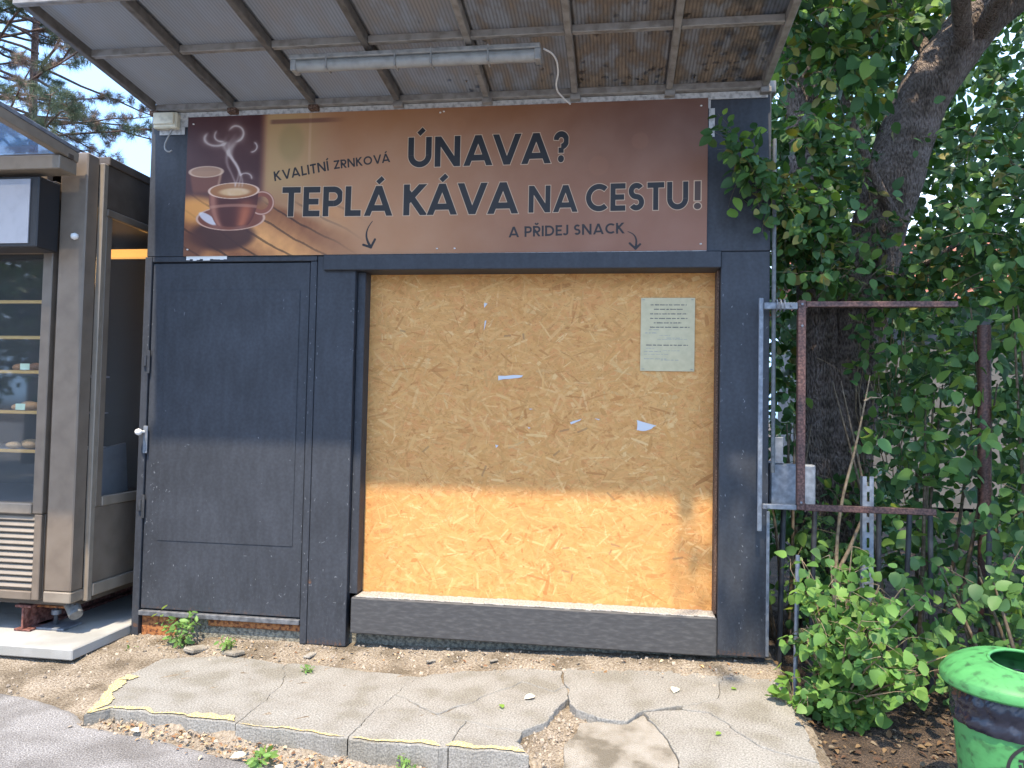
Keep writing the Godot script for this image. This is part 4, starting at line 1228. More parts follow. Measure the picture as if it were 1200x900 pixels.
# ================================================================== the brown kiosk on the left
func build_brown_kiosk() -> void:
	var k := thing("bakery_kiosk", "bronze-brown metal food kiosk with display window standing on a slab", "kiosk", V(-3.6, 0.39, -0.5))
	var o := V(3.6, -0.39, 0.5)
	var B := func(a: Vector3, b: Vector3, bev := 0.004) -> MB: return bx(a + o, b + o, bev)
	# corner post with its lower shoe
	part("corner_post", B.call(V(-3.085, 0.455, 0.205), V(-2.925, 2.878, 0.300), 0.006), M.bronze, k)
	part("post_shoe", B.call(V(-3.088, 0.393, 0.200), V(-2.922, 0.453, 0.304), 0.006), M.bronzelight, k)
	# side wall: light front strip, panels, window
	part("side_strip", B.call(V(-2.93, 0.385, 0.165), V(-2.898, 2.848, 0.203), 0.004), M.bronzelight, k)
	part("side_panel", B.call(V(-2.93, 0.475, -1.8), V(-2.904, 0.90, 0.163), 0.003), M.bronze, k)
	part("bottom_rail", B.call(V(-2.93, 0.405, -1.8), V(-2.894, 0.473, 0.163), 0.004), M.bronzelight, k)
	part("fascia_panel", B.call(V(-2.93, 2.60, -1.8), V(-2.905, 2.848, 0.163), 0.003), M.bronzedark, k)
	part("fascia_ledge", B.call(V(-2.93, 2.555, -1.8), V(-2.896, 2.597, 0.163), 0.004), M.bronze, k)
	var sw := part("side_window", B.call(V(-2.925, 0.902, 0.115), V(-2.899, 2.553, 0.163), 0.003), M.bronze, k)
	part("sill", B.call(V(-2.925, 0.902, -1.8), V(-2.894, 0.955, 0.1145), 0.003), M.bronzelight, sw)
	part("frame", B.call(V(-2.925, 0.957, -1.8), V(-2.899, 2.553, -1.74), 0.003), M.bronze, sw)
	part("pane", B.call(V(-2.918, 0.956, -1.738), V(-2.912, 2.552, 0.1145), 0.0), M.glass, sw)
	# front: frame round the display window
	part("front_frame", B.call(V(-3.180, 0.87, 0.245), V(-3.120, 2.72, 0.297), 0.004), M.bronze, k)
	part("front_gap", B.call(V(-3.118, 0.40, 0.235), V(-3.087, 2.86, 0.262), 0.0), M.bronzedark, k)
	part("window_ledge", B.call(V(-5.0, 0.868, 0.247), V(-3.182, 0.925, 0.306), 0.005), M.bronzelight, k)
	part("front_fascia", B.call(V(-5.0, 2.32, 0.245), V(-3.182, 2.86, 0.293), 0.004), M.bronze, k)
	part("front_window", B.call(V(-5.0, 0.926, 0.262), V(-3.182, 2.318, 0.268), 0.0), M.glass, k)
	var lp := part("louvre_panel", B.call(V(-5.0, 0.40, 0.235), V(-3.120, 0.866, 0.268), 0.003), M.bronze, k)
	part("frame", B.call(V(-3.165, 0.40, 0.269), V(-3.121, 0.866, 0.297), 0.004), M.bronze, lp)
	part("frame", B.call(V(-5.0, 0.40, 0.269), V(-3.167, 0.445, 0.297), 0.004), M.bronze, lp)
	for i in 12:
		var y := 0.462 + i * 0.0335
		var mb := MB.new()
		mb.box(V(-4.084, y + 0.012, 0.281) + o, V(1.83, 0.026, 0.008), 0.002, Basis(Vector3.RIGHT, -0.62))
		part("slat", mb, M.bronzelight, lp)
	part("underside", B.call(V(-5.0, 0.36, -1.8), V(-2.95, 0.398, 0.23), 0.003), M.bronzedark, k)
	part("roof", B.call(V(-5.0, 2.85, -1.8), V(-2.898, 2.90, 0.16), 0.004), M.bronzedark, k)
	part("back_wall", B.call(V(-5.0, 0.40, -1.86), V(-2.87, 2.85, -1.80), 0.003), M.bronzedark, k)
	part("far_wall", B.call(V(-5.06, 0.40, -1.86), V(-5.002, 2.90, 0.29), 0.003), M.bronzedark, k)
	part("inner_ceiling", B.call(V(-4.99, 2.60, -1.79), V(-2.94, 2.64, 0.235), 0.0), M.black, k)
	part("counter", B.call(V(-4.99, 0.41, -0.75), V(-3.19, 0.905, 0.23), 0.004), M.dim, k)
	part("inner_wall", B.call(V(-4.99, 0.41, -1.20), V(-3.3, 2.59, -1.14), 0.0), flat(lin(0.06, 0.055, 0.05), 0.7), k)
	# rails of the display, lit from the shop lamp
	var gold := flat(lin(0.55, 0.36, 0.13), 0.35, 0.6)
	for s in [[2.07, 0.0], [1.86, 0.02], [1.66, 0.04], [1.43, 0.06], [1.21, 0.07]]:
		var sh := part("shelf", B.call(V(-4.95, s[0] - 0.012, -0.34), V(-3.215, s[0], 0.13 + s[1]), 0.001), M.glass if s[0] > 1.8 else M.frost, k)
		part("shelf_edge", B.call(V(-4.95, s[0] - 0.014, 0.131 + s[1]), V(-3.215, s[0] + 0.006, 0.143 + s[1]), 0.002), gold, sh)
	# hanging light box above the window
	var lb := part("light_box", B.call(V(-5.0, 2.315, 0.2985), V(-3.088, 2.70, 0.455), 0.006), M.black, k)
	part("face", B.call(V(-5.0, 2.335, 0.456), V(-3.135, 2.682, 0.462), 0.0), M.frost, lb)
	# gutter beam and glass awning
	part("gutter_beam", B.call(V(-5.0, 2.722, 0.37), V(-2.935, 2.796, 0.50), 0.004), M.bronzelight, k)
	var aw := part("awning", B.call(V(-5.0, 2.797, 0.40), V(-2.93, 2.825, 0.44), 0.003), M.bronzedark, k)
	part("end_beam", bxbar(V(-2.955, 2.822, 0.36) + o, V(-2.955, 2.905, 1.35) + o, 0.045, 0.055, 0.004), M.bronzelight, aw)
	part("pane", bxbar(V(-3.99, 2.858, 0.36) + o, V(-3.99, 2.941, 1.36) + o, 2.10, 0.010), M.blueglass, aw)
	part("edge_trim", bxbar(V(-2.937, 2.861, 0.36) + o, V(-2.937, 2.944, 1.36) + o, 0.014, 0.022, 0.002), M.galv, aw)
	# screw cap on the post
	var sc := MB.new()
	sc.lathe(V(-2.983, 2.405, 0.307) + o, [Vector2(0.001, -0.02), Vector2(0.018, -0.012), Vector2(0.021, 0), Vector2(0.018, 0.012), Vector2(0.001, 0.02)], 14)
	part("cap", sc, M.white, k)
	# lit lamp over the counter, seen through the side window
	var lamp := part("strip_lamp", B.call(V(-3.42, 2.46, -0.56), V(-3.00, 2.515, -0.50), 0.004), lamp_mat(Color(1.0, 0.76, 0.42), 0.30), k)
	var al := OmniLight3D.new()
	al.name = "strip_lamp_light"
	al.light_color = Color(1.0, 0.80, 0.52); al.light_energy = 0.05; al.light_size = 0.1
	al.omni_range = 8.0; al.omni_attenuation = 2.0; al.shadow_enabled = true
	al.position = V(-3.32, 2.30, -0.10) + o
	k.add_child(al)
	lamp.set_meta("label", "glowing orange strip lamp under the ceiling")
	# white panel leaning inside the side window
	var wp := MB.new()
	wp.box(V(-3.02, 1.08, -0.13) + o, V(0.015, 0.30, 0.26), 0.003, Basis(Vector3.RIGHT, 0.12))
	part("inner_panel", wp, painted(lin(0.16, 0.17, 0.19), 0.05, 0.4, 0, 0.5, 78), k, "pale panel standing inside the side window")
	# baked goods on the shelves
	var dough := [lin(0.34, 0.16, 0.055), lin(0.42, 0.23, 0.09), lin(0.26, 0.11, 0.04), lin(0.5, 0.32, 0.15)]
	var dm := []
	for c in dough: dm.append(painted(c, 0.25, 0.6, 0, 0.06, 90))
	var roll := MB.new()
	var pr := []
	for i in 9:
		var a := PI * i / 8.0
		pr.append(Vector2(maxf(0.001, 0.042 * sin(a)), 0.024 - 0.026 * cos(a) * (1.0 if a > PI / 2 else 0.9)))
	roll.lathe(Vector3.ZERO, pr, 14, func(a, y): return 0.004 * sin(a * 5.0) * sin(y * 60.0))
	var rm := roll.mesh()
	var tagm := MB.new(); tagm.span(V(-0.03, 0, -0.002), V(0.03, 0.036, 0.002), 0.001)
	var tagmesh := tagm.mesh()
	var tg := painted(lin(0.45, 0.62, 0.47), 0.05, 0.5)
	for row in [[1.66, 0.04, "on the upper lit shelf"], [1.43, 0.06, "on the middle lit shelf"], [1.21, 0.07, "on the lowest shelf"]]:
		var pale: bool = row[0] < 1.3
		for i in 3:
			for j in 2:
				var r := part(numbered("bread_roll"), rm, dm[3] if pale else dm[rng.randi() % 3], self, ("pale wrapped roll " if pale else "golden brown pastry ") + row[2] + ["", " in the back row"][j] + ", " + ["by the frame", "second from the frame", "third from the frame"][i])
				r.set_meta("category", "pastry"); r.set_meta("group", "baked goods " + row[2])
				r.position = V(-3.28 - i * 0.10 + rf(-0.01, 0.01), row[0] + 0.002, 0.09 - j * 0.10 + rf(-0.01, 0.01))
				r.scale = Vector3(rf(0.85, 1.35), rf(0.8, 1.3), rf(0.9, 1.1)); r.rotation.y = rf(0, 3)
		if not pale:
			var t := part(numbered("price_card"), tagmesh, tg, self, "small pale green price card in front of the pastries " + row[2])
			t.set_meta("category", "price card")
			t.position = V(-3.36, row[0] + 0.008, 0.146 + row[1])

func lamp_mat(c: Color, e: float) -> StandardMaterial3D:
	var m := flat(c, 0.5)
	m.emission_enabled = true; m.emission = c; m.emission_energy_multiplier = e
	return m


# ================================================================== slab, steel beam, foot and hose under the brown kiosk
func build_slab() -> void:
	single("concrete_slab", bx(V(-5.4, 0.150, -1.9), V(-2.772, 0.208, 0.462), 0.006), M.concrete_grey, "flat grey concrete slab carrying the brown kiosk", "slab")
	for i in 3:
		var x := -2.93 - i * 0.62
		single("footing_block", bx(V(x - 0.55, 0.02, 0.05), V(x - rf(0.0, 0.03), 0.147, 0.40 + rf(-0.01, 0.02)), 0.012), M.dirt, ["tan concrete footing block under the right end of the grey slab", "second tan footing block from the right under the grey slab", "tan footing block farthest left under the grey slab"][i], "footing block", "footing blocks under the slab")
	var ib := MB.new()
	ib.span(V(-3.31, 0.209, -1.2), V(-3.21, 0.221, 0.24), 0.002)
	ib.span(V(-3.266, 0.222, -1.2), V(-3.254, 0.338, 0.24), 0.001)
	ib.span(V(-3.31, 0.339, -1.2), V(-3.21, 0.353, 0.24), 0.002)
	single("steel_beam", ib, M.rust_red if M.has("rust_red") else painted(lin(0.16, 0.055, 0.04), 0.35, 0.8, 0, 0.2, 72), "short rust-red steel beam propped between slab and brown kiosk", "beam")
	var f := thing("levelling_foot", "threaded levelling foot on a square plate under the brown kiosk corner", "foot", V(-3.15, 0.209, 0.12))
	part("plate", bx(V(-0.11, 0, -0.075), V(0.11, 0.012, 0.075), 0.003), M.galv, f)
	var rod := MB.new()
	rod.tube([V(0, 0.012, 0), V(0, 0.16, 0)], 0.012, 10)
	part("rod", rod, M.darkiron, f)
	var nut := MB.new()
	nut.tube([V(0, 0.07, 0), V(0, 0.095, 0)], 0.026, 6)
	part("nut", nut, M.galv, f)
	part("bracket", bx(V(-0.10, 0.112, -0.03), V(0.10, 0.124, 0.03), 0.002), M.rust, f)
	var hose := MB.new()
	var pts := []
	var rad := []
	for i in 41:
		var t := i / 40.0
		pts.append(V(-3.03 + 0.10 * t, 0.375 - 0.035 * t - 0.025 * t * t, 0.17 + 0.07 * t))
		rad.append(0.033 + 0.005 * sin(i * PI * 0.5))
	hose.tube(pts, rad, 16)
	single("drain_hose", hose, painted(lin(0.13, 0.13, 0.125), 0.2, 0.6, 0, 0.2, 76), "short grey ribbed drain hose under the brown kiosk corner", "hose")


# ================================================================== gate, box, posts on the right
func build_gate() -> void:
	var g := thing("gate_frame", "open brown steel gate frame standing beside the dark kiosk", "gate", V(0.92, 0, 0.07))
	var o := V(-0.92, 0, -0.07)
	part("post", bx(V(0.903, 1.02, 0.052) + o, V(0.942, 2.082, 0.090) + o, 0.004), M.brownsteel, g)
	part("rail", bx(V(0.9425, 2.046, 0.058) + o, V(1.66, 2.076, 0.086) + o, 0.003), M.brownsteel, g)
	part("rail", bx(V(0.9425, 1.018, 0.058) + o, V(1.56, 1.050, 0.086) + o, 0.003), M.brownsteel, g)
	var st := MB.new()
	st.tube([V(2.02, 0.02, -0.45) + o, V(2.02, 2.02, -0.45) + o], 0.034, 16)
	part("round_post", st, M.brownsteel, g, "round brown post partly covered in leaves")
	part("flat_bar", bx(V(0.714, 0.905, 0.062) + o, V(0.737, 2.095, 0.074) + o, 0.003), M.galv, g, "pale grey flat bar at the free end")
	part("link", bx(V(0.7375, 2.035, 0.060) + o, V(0.9025, 2.070, 0.086) + o, 0.003), M.galv, g)
	part("link", bx(V(0.7375, 1.020, 0.060) + o, V(0.9025, 1.046, 0.086) + o, 0.003), M.galv, g)
	var ring := MB.new()
	for q in 3:
		var pts := []
		for i in 13:
			var a := TAU * i / 12
			pts.append(V(0.80 + q * 0.018, 2.056 + 0.030 * sin(a), 0.073 + 0.026 * cos(a)) + o)
		ring.tube(pts, 0.004, 6, false)
	part("wire_tie", ring, M.galv, g)
	for q in [[0.922, 2.060], [0.922, 1.060], [0.922, 1.95], [0.76, 1.033], [0.87, 2.053]]:
		var bolt := MB.new()
		bolt.tube([V(q[0], q[1], 0.084) + o, V(q[0], q[1], 0.096) + o], 0.006, 6)
		part("bolt", bolt, M.galv, g)
	for q in [[0.944, 2.046], [0.944, 1.050], [0.944, 1.018], [0.902, 2.07]]:
		var bead := MB.new()
		bead.tube([V(q[0], q[1], 0.060) + o, V(q[0] + 0.003, q[1] + rf(-0.003, 0.003), 0.072) + o, V(q[0], q[1], 0.086) + o], 0.005, 6)
		part("weld_bead", bead, M.brownsteel, g)
	# junction box behind the gate
	var b := thing("meter_box", "grey sheet-metal box fixed low on the wall behind the gate", "box", V(0.9, 1.13, -0.06))
	part("body", bx(V(-0.10, -0.11, -0.07), V(0.13, 0.11, 0.0), 0.006), M.galv, b)
	part("cover", bx(V(-0.095, -0.105, 0.001), V(0.125, 0.105, 0.009), 0.003), M.galv, b)
	part("tab", bx(V(-0.085, 0.112, -0.03), V(-0.03, 0.25, -0.02), 0.002), M.galv, b)
	part("bracket", bx(V(-0.15, 0.113, -0.06), V(-0.03, 0.122, 0.0), 0.002), M.galv, b)
	# slotted channel post
	var c := MB.new()
	for seg in 14:   # a C-profile with a slot in each length
		var y0 := 0.10 + seg * 0.078
		c.span(V(1.253, y0, -0.03), V(1.270, y0 + 0.078, -0.026))
		c.span(V(1.284, y0, -0.03), V(1.301, y0 + 0.078, -0.026))
		c.span(V(1.270, y0, -0.03), V(1.284, y0 + 0.028, -0.0265))
	c.span(V(1.250, 0.10, -0.065), V(1.253, 1.192, -0.026)); c.span(V(1.301, 0.10, -0.065), V(1.304, 1.192, -0.026))
	single("slotted_post", c, M.galv, "galvanised slotted channel post behind the lower gate rail", "post")
	# dark fence pickets in the undergrowth
	for i in 7:
		var x := [0.90, 1.06, 1.40, 1.52, 1.66, 1.92, 2.10][i] as float
		var p := MB.new()
		p.tube([V(x - 0.03, 0.06, -0.16), V(x + rf(-0.02, 0.03), 1.0, -0.20)], 0.014, 8)
		single("fence_picket", p, M.darkiron, "thin dark iron fence picket " + ["right beside the kiosk's corner trim", "behind the bright shrub's left half", "just right of the slotted post", "second to the right of the slotted post", "third to the right of the slotted post", "just right of the round brown post", "farthest right, above the green bin"][i], "picket", "iron pickets among the shrubs")
	var lp := MB.new()
	lp.tube([V(0.868, 0.10, 0.22), V(0.905, 0.80, 0.10)], 0.011, 8)
	single("leaning_rod", lp, M.galv, "thin grey metal rod leaning behind the low bright shrub", "rod")
	var cd := MB.new()
	cd.tube([V(0.800, 1.20, 0.012), V(0.797, 2.94, 0.012)], 0.011, 8)
	single("cable_conduit", cd, painted(lin(0.11, 0.12, 0.125), 0.2, 0.6, 0, 0.3, 77), "thin grey conduit pipe running up the kiosk's right edge", "pipe")


# ================================================================== what shows far behind the leaves
func build_far_background() -> void:
	var h := thing("pale_house", "pale plastered house wall glimpsed through the leaves behind the gate", "house", V(6.0, 0, -9.5))
	part("wall", bx(V(-2.6, 0, -3), V(3.5, 3.6, 0), 0.01), painted(lin(0.12, 0.115, 0.11), 0.1, 0.9, 0, 2.0, 73), h)
	var rf_ := MB.new()
	rf_.poly([V(-2.9, 3.5, 0.4), V(3.8, 3.5, 0.4), V(3.8, 5.0, -1.5), V(-2.9, 5.0, -1.5)], V(0, 0, -1.5))
	rf_.poly([V(-2.9, 3.5, -3.4), V(3.8, 3.5, -3.4), V(3.8, 5.0, -1.5), V(-2.9, 5.0, -1.5)], V(0, 0, -1.5))
	rf_.poly([V(-2.6, 3.5, 0), V(-2.6, 3.5, -3), V(-2.6, 4.9, -1.5)], V(0, 3, -1.5))
	part("roof", rf_, painted(lin(0.30, 0.10, 0.06), 0.2, 0.8, 0, 0.8, 74), h)
	# trees across the road behind the viewer, which the shop glass mirrors
	for t in [[-9.5, 9.0, 4.6, "broad dark green tree across the road mirrored in the shop glass"], [-13.0, 11.5, 6.0, "taller tree across the road farther left, mirrored in the glass"], [-6.5, 12.5, 5.0, "small round tree across the road nearest the road's middle"]]:
		leafy_ball_tree(V(t[0], 0, t[1]), t[2], t[3])

func leafy_ball_tree(at: Vector3, hgt: float, label: String) -> void:
	var t := thing("roadside_tree", label, "tree", at)
	var mb := MB.new()
	mb.tube([V(0, -0.1, 0), V(0.05, hgt * 0.3, 0), V(-0.05, hgt * 0.6, 0.05), V(0, hgt * 0.85, 0)], [0.16, 0.13, 0.09, 0.03], 10)
	part("trunk", mb, M.bark, t)
	var xfs := []
	var tints := []
	var lobes := []
	for i in 9: lobes.append([V(rf(-1, 1) * hgt * 0.25, hgt * rf(0.35, 0.9), rf(-1, 1) * hgt * 0.25), hgt * rf(0.14, 0.24)])
	for i in 3500:
		var l = lobes[i % 9]
		var p: Vector3 = l[0] + rand_dir() * l[1] * pow(rng.randf(), 0.4)
		xfs.append(leaf_xf(p, rand_dir() + V(0, -0.3, 0), rf(0.14, 0.24), V(0, 0.7, 0) + rand_dir()))
		tints.append(Color(0.05, 0.105, 0.03) * rf(0.6, 1.5))
	stuff("crown", LM.ovate, xfs, tints, M.leaf, t)


# ================================================================== the big tree
func curve(pts: Array, n: int) -> Array:
	var c := Curve3D.new()
	for i in pts.size():
		var d: Vector3 = (pts[mini(i + 1, pts.size() - 1)] - pts[maxi(i - 1, 0)]) * 0.22
		c.add_point(pts[i], -d, d)
	c.bake_interval = 0.02
	var out := []
	for i in n: out.append(c.sample_baked(c.get_baked_length() * i / (n - 1)))
	return out

func stem(mb: MB, pts: Array, radii: Array, n: int, sides: int) -> Array:
	var cp := curve(pts, n)
	var rr := []
	for i in n:
		var t := float(i) / (n - 1) * (radii.size() - 1)
		var k := mini(int(t), radii.size() - 2)
		rr.append(lerpf(radii[k], radii[k + 1], t - k))
	var ns := noise(0.9, 4, 61)
	var base := mb.v.size()
	mb.tube(cp, rr, sides, true, func(p, a): return 1.0 + 0.11 * ns.get_noise_3d(p.x * 6, p.y * 1.6, p.z * 6) + 0.09 * absf(sin(a * 7.0 + 2.0 * ns.get_noise_2d(p.y * 3, 0))))
	return cp

# how near to a stem's line a point falls as one looks past it from the pavement
func hides_stem(p: Vector3, pts: Array) -> float:
	var q := EYE + (p - EYE) * (EYE.z + 1.2) / (EYE.z - p.z)
	var best := 9.0
	for i in pts.size() - 1:
		var c := Geometry2D.get_closest_point_to_segment(Vector2(q.x, q.y), Vector2(pts[i].x, pts[i].y), Vector2(pts[i + 1].x, pts[i + 1].y))
		best = minf(best, c.distance_to(Vector2(q.x, q.y)))
	return best

# thin out the leaves in front of the stems, so that the bark shows between them
func off_stems(list: Array, shift: Vector3, stems: Array) -> Array:
	var out := []
	for L in list:
		var p: Vector3 = L[0] + shift
		var keep := true
		if p.z > -1.25 and p.z < 1.0 and p.y < 4.6 and p.y > 1.1:
			for st in stems:
				if hides_stem(p, st) < 0.17 and rng.randf() < (0.5 if p.y > 2.2 and p.y < 2.85 else 0.86): keep = false
		if keep: out.append(L)
	return out

func build_tree() -> void:
	var t := thing("leafy_tree", "thick forked broadleaf tree trunk leaning right behind the gate", "tree", V(1.42, 0, -1.25))
	var o := V(-1.42, 0, 1.25)
	var A := [V(1.42, -0.1, -1.25), V(1.40, 0.6, -1.25), V(1.37, 1.4, -1.25), V(1.36, 2.2, -1.28), V(1.30, 3.2, -1.35), V(1.22, 4.4, -1.5)]
	var Bp := [V(1.46, -0.05, -1.20), V(1.50, 0.9, -1.18), V(1.56, 1.7, -1.18), V(1.64, 2.45, -1.18), V(1.79, 3.05, -1.18), V(1.91, 3.45, -1.2), V(2.12, 3.86, -1.2), V(2.46, 4.26, -1.2), V(2.95, 4.62, -1.1), V(3.5, 5.1, -0.9)]
	var aa := []
	for p in A: aa.append(p + o)
	var bb := []
	for p in Bp: bb.append(p + o)
	var mb := MB.new()
	stem(mb, aa, [0.22, 0.165, 0.145, 0.13, 0.11, 0.08], 46, 22)
	stem(mb, bb, [0.20, 0.15, 0.14, 0.145, 0.165, 0.165, 0.155, 0.145, 0.13, 0.11], 70, 26)
	mb.smooth_normals()
	part("trunk", mb, M.bark, t)
	# smaller limbs
	var limbs := MB.new()
	var tips := []
	for L in [[V(1.80, 2.72, -1.05), V(1.55, 3.1, -0.9), V(1.30, 3.7, -0.75), V(1.1, 4.4, -0.6)], [V(1.62, 2.25, -1.08), V(1.35, 2.55, -0.85), V(1.15, 2.75, -0.6), V(1.0, 2.9, -0.35)], [V(1.65, 2.3, -1.06), V(1.95, 2.5, -0.85), V(2.15, 2.65, -0.75)], [V(2.2, 3.9, -1.1), V(1.8, 4.5, -0.3), V(1.4, 4.9, 0.6), V(1.1, 5.0, 1.5)], [V(2.3, 4.0, -1.1), V(2.4, 4.6, 0.0), V(2.3, 5.0, 1.0), V(2.0, 5.2, 2.0)], [V(1.25, 3.9, -1.42), V(0.7, 4.6, -1.1), V(0.2, 4.9, -0.6)], [V(1.24, 4.2, -1.45), V(0.9, 5.0, -0.5), V(0.6, 5.4, 0.4)], [V(2.1, 3.8, -1.2), V(2.0, 4.4, -1.6), V(1.9, 5.0, -2.0)], [V(2.6, 4.3, -1.1), V(3.0, 4.2, -0.3), V(3.1, 4.4, 0.6)]]:
		var pp := []
		for p in L: pp.append(p + o)
		var cp := curve(pp, 14)
		var rad := []
		for i in 14: rad.append(lerpf(0.035 if L[0].y < 3 else 0.06, 0.008, i / 13.0))
		limbs.tube(cp, rad, 8, false)
		tips.append(cp)
	part("limbs", limbs, M.bark, t)
	# leaves: sprays near the trunk that one sees, then the crown overhead
	var list := []
	var tw := MB.new()
	# the bough that reaches left across the banner's end
	var bough := curve([V(1.60, 2.18, -1.05) + o, V(1.30, 2.36, -0.75) + o, V(1.02, 2.56, -0.35) + o, V(0.80, 2.70, -0.02) + o, V(0.68, 2.78, 0.10) + o, V(0.60, 2.87, 0.14) + o], 24)
	var rb := []
	for i in 24: rb.append(lerpf(0.016, 0.004, i / 23.0))
	tw.tube(bough, rb, 6, false)
	for i in range(5, 24):
		for q in (9 if i < 15 else 7):
			spray(list, tw, bough[i], V(rf(-0.7, 0.5), rf(-0.9, 0.4), rf(-0.1, 0.9)), rf(0.14, 0.32), 7, 0.068, 0.5, 0.002)
	for k in 60:   # thick tuft where the bough leaves the stems
		spray(list, tw, V(rf(0.78, 1.25), rf(2.25, 2.75), rf(-0.5, -0.1)) + o, V(rf(-0.8, 0.5), rf(-0.6, 0.5), rf(0.0, 0.9)), rf(0.14, 0.3), 8, 0.066, 0.6, 0.002)
	# upright shoot in the middle
	for sh in [[V(1.62, 2.2, -1.02), V(1.35, 2.45, -0.8), V(1.2, 2.9, -0.6), V(1.08, 3.25, -0.45)], [V(1.66, 2.25, -1.02), V(1.62, 2.6, -0.95), V(1.52, 3.1, -0.9)], [V(1.62, 2.2, -1.0), V(1.95, 2.42, -0.8), V(2.12, 2.55, -0.72)]]:
		var pp := []
		for p in sh: pp.append(p + o)
		var cp := curve(pp, 16)
		var rad := []
		for i in 16: rad.append(lerpf(0.011, 0.003, i / 15.0))
		tw.tube(cp, rad, 6, false)
		for i in range(3, 16):
			for q in 3:
				spray(list, tw, cp[i], V(rf(-0.9, 0.6), rf(-0.6, 0.5), rf(0, 0.9)), rf(0.12, 0.28), 6, 0.078, 0.5, 0.002)
	# curtains of leaves hanging beside and in front of the stems
	for k in 400:
		var p := V(rf(0.86, 2.9), rf(2.1, 4.6), rf(-1.0, -0.4))
		if hides_stem(p, Bp) < 0.38 and rng.randf() < 0.95: continue
		if hides_stem(p, A.slice(1, 4)) < 0.26 and rng.randf() < 0.92: continue
		spray(list, tw, p + o, V(rf(-0.8, 0.6), rf(-0.5, 0.4), rf(0.0, 0.9)), rf(0.2, 0.4), 12, 0.068, 0.7, 0.003)
	# behind the stems, dense
	for k in 420:
		var p := V(rf(0.8, 3.4), rf(1.6, 5.2), rf(-2.6, -1.5))
		spray(list, null, p + o, V(rf(-1, 1), rf(-0.6, 0.4), rf(-0.3, 0.9)), rf(0.25, 0.5), 12, 0.085, 0.7)
	# crown overhead: shades the right side of the scene
	for cp in tips:
		for i in range(4, 14):
			if cp[i].y < 3.2: continue
			for q in 7:
				spray(list, null, cp[i] + rand_dir() * rf(0, 0.35), rand_dir() * V(1, 0.6, 1), rf(0.3, 0.6), 12, 0.11, 0.6)
	for k in 330:
		var p := V(rf(0.62, 3.6), rf(4.3, 5.8), rf(-0.6, 2.6))
		if p.x < 0.75 + 0.25 * p.z and rng.randf() < 0.4: continue
		spray(list, null, p + o, rand_dir() * V(1, 0.5, 1), rf(0.3, 0.6), 12, 0.12, 0.6)
	for k in 13:   # the outermost bough, whose shade falls on the chipboard's right edge
		spray(list, null, V(rf(0.27, 0.52), 4.7 + rf(-0.25, 0.25), rf(1.45, 2.15)) + o, rand_dir() * V(1, 0.5, 1), rf(0.12, 0.25), 8, 0.09, 0.4)
	list = off_stems(list, -o, [A.slice(1, 4), Bp.slice(2)])
	part("twigs", tw, M.twig, t)
	put_leaves(list, LM.ovate, [Color(0.058, 0.13, 0.035), Color(0.075, 0.16, 0.042), Color(0.045, 0.105, 0.038), Color(0.16, 0.27, 0.05), Color(0.055, 0.12, 0.05), Color(0.095, 0.19, 0.05), Color(0.05, 0.115, 0.04), Color(0.06, 0.135, 0.045), Color(0.05, 0.12, 0.035), Color(0.20, 0.19, 0.05)], t, 300)
	# creeper round the lower trunk
	var cr := thing("trunk_creeper", "leafy creeper with hanging brown stalks climbing the forked trunk", "creeper", V(1.5, 0.1, -1.0))
	var co := V(-1.5, -0.1, 1.0)
	var cl := []
	var cs := MB.new()
	for k in 14:
		var x := rf(1.40, 1.78)
		var y := rf(1.7, 2.3)
		var pts := []
		for i in 7: pts.append(V(x + rf(-0.03, 0.03), y - i * 0.16, -0.95 + rf(-0.03, 0.05)) + co)
		cs.tube(pts, 0.0035, 5, false)
	for k in 150:
		var p := V(rf(1.2, 1.9), rf(0.4, 2.35), rf(-1.02, -0.75))
		if hides_stem(p, A) < 0.24 and p.y > 1.1 and rng.randf() < 0.92: continue
		spray(cl, cs, p + co, V(rf(-0.7, 0.7), rf(-0.5, 0.7), rf(0.1, 0.9)), rf(0.12, 0.25), 6, 0.07, 0.4, 0.002)
	cl = off_stems(cl, -co, [A])
	part("stalks", cs, M.palebark, cr)
	put_leaves(cl, LM.ovate, [Color(0.05, 0.12, 0.035), Color(0.06, 0.14, 0.04), Color(0.045, 0.10, 0.035)], cr, 200)


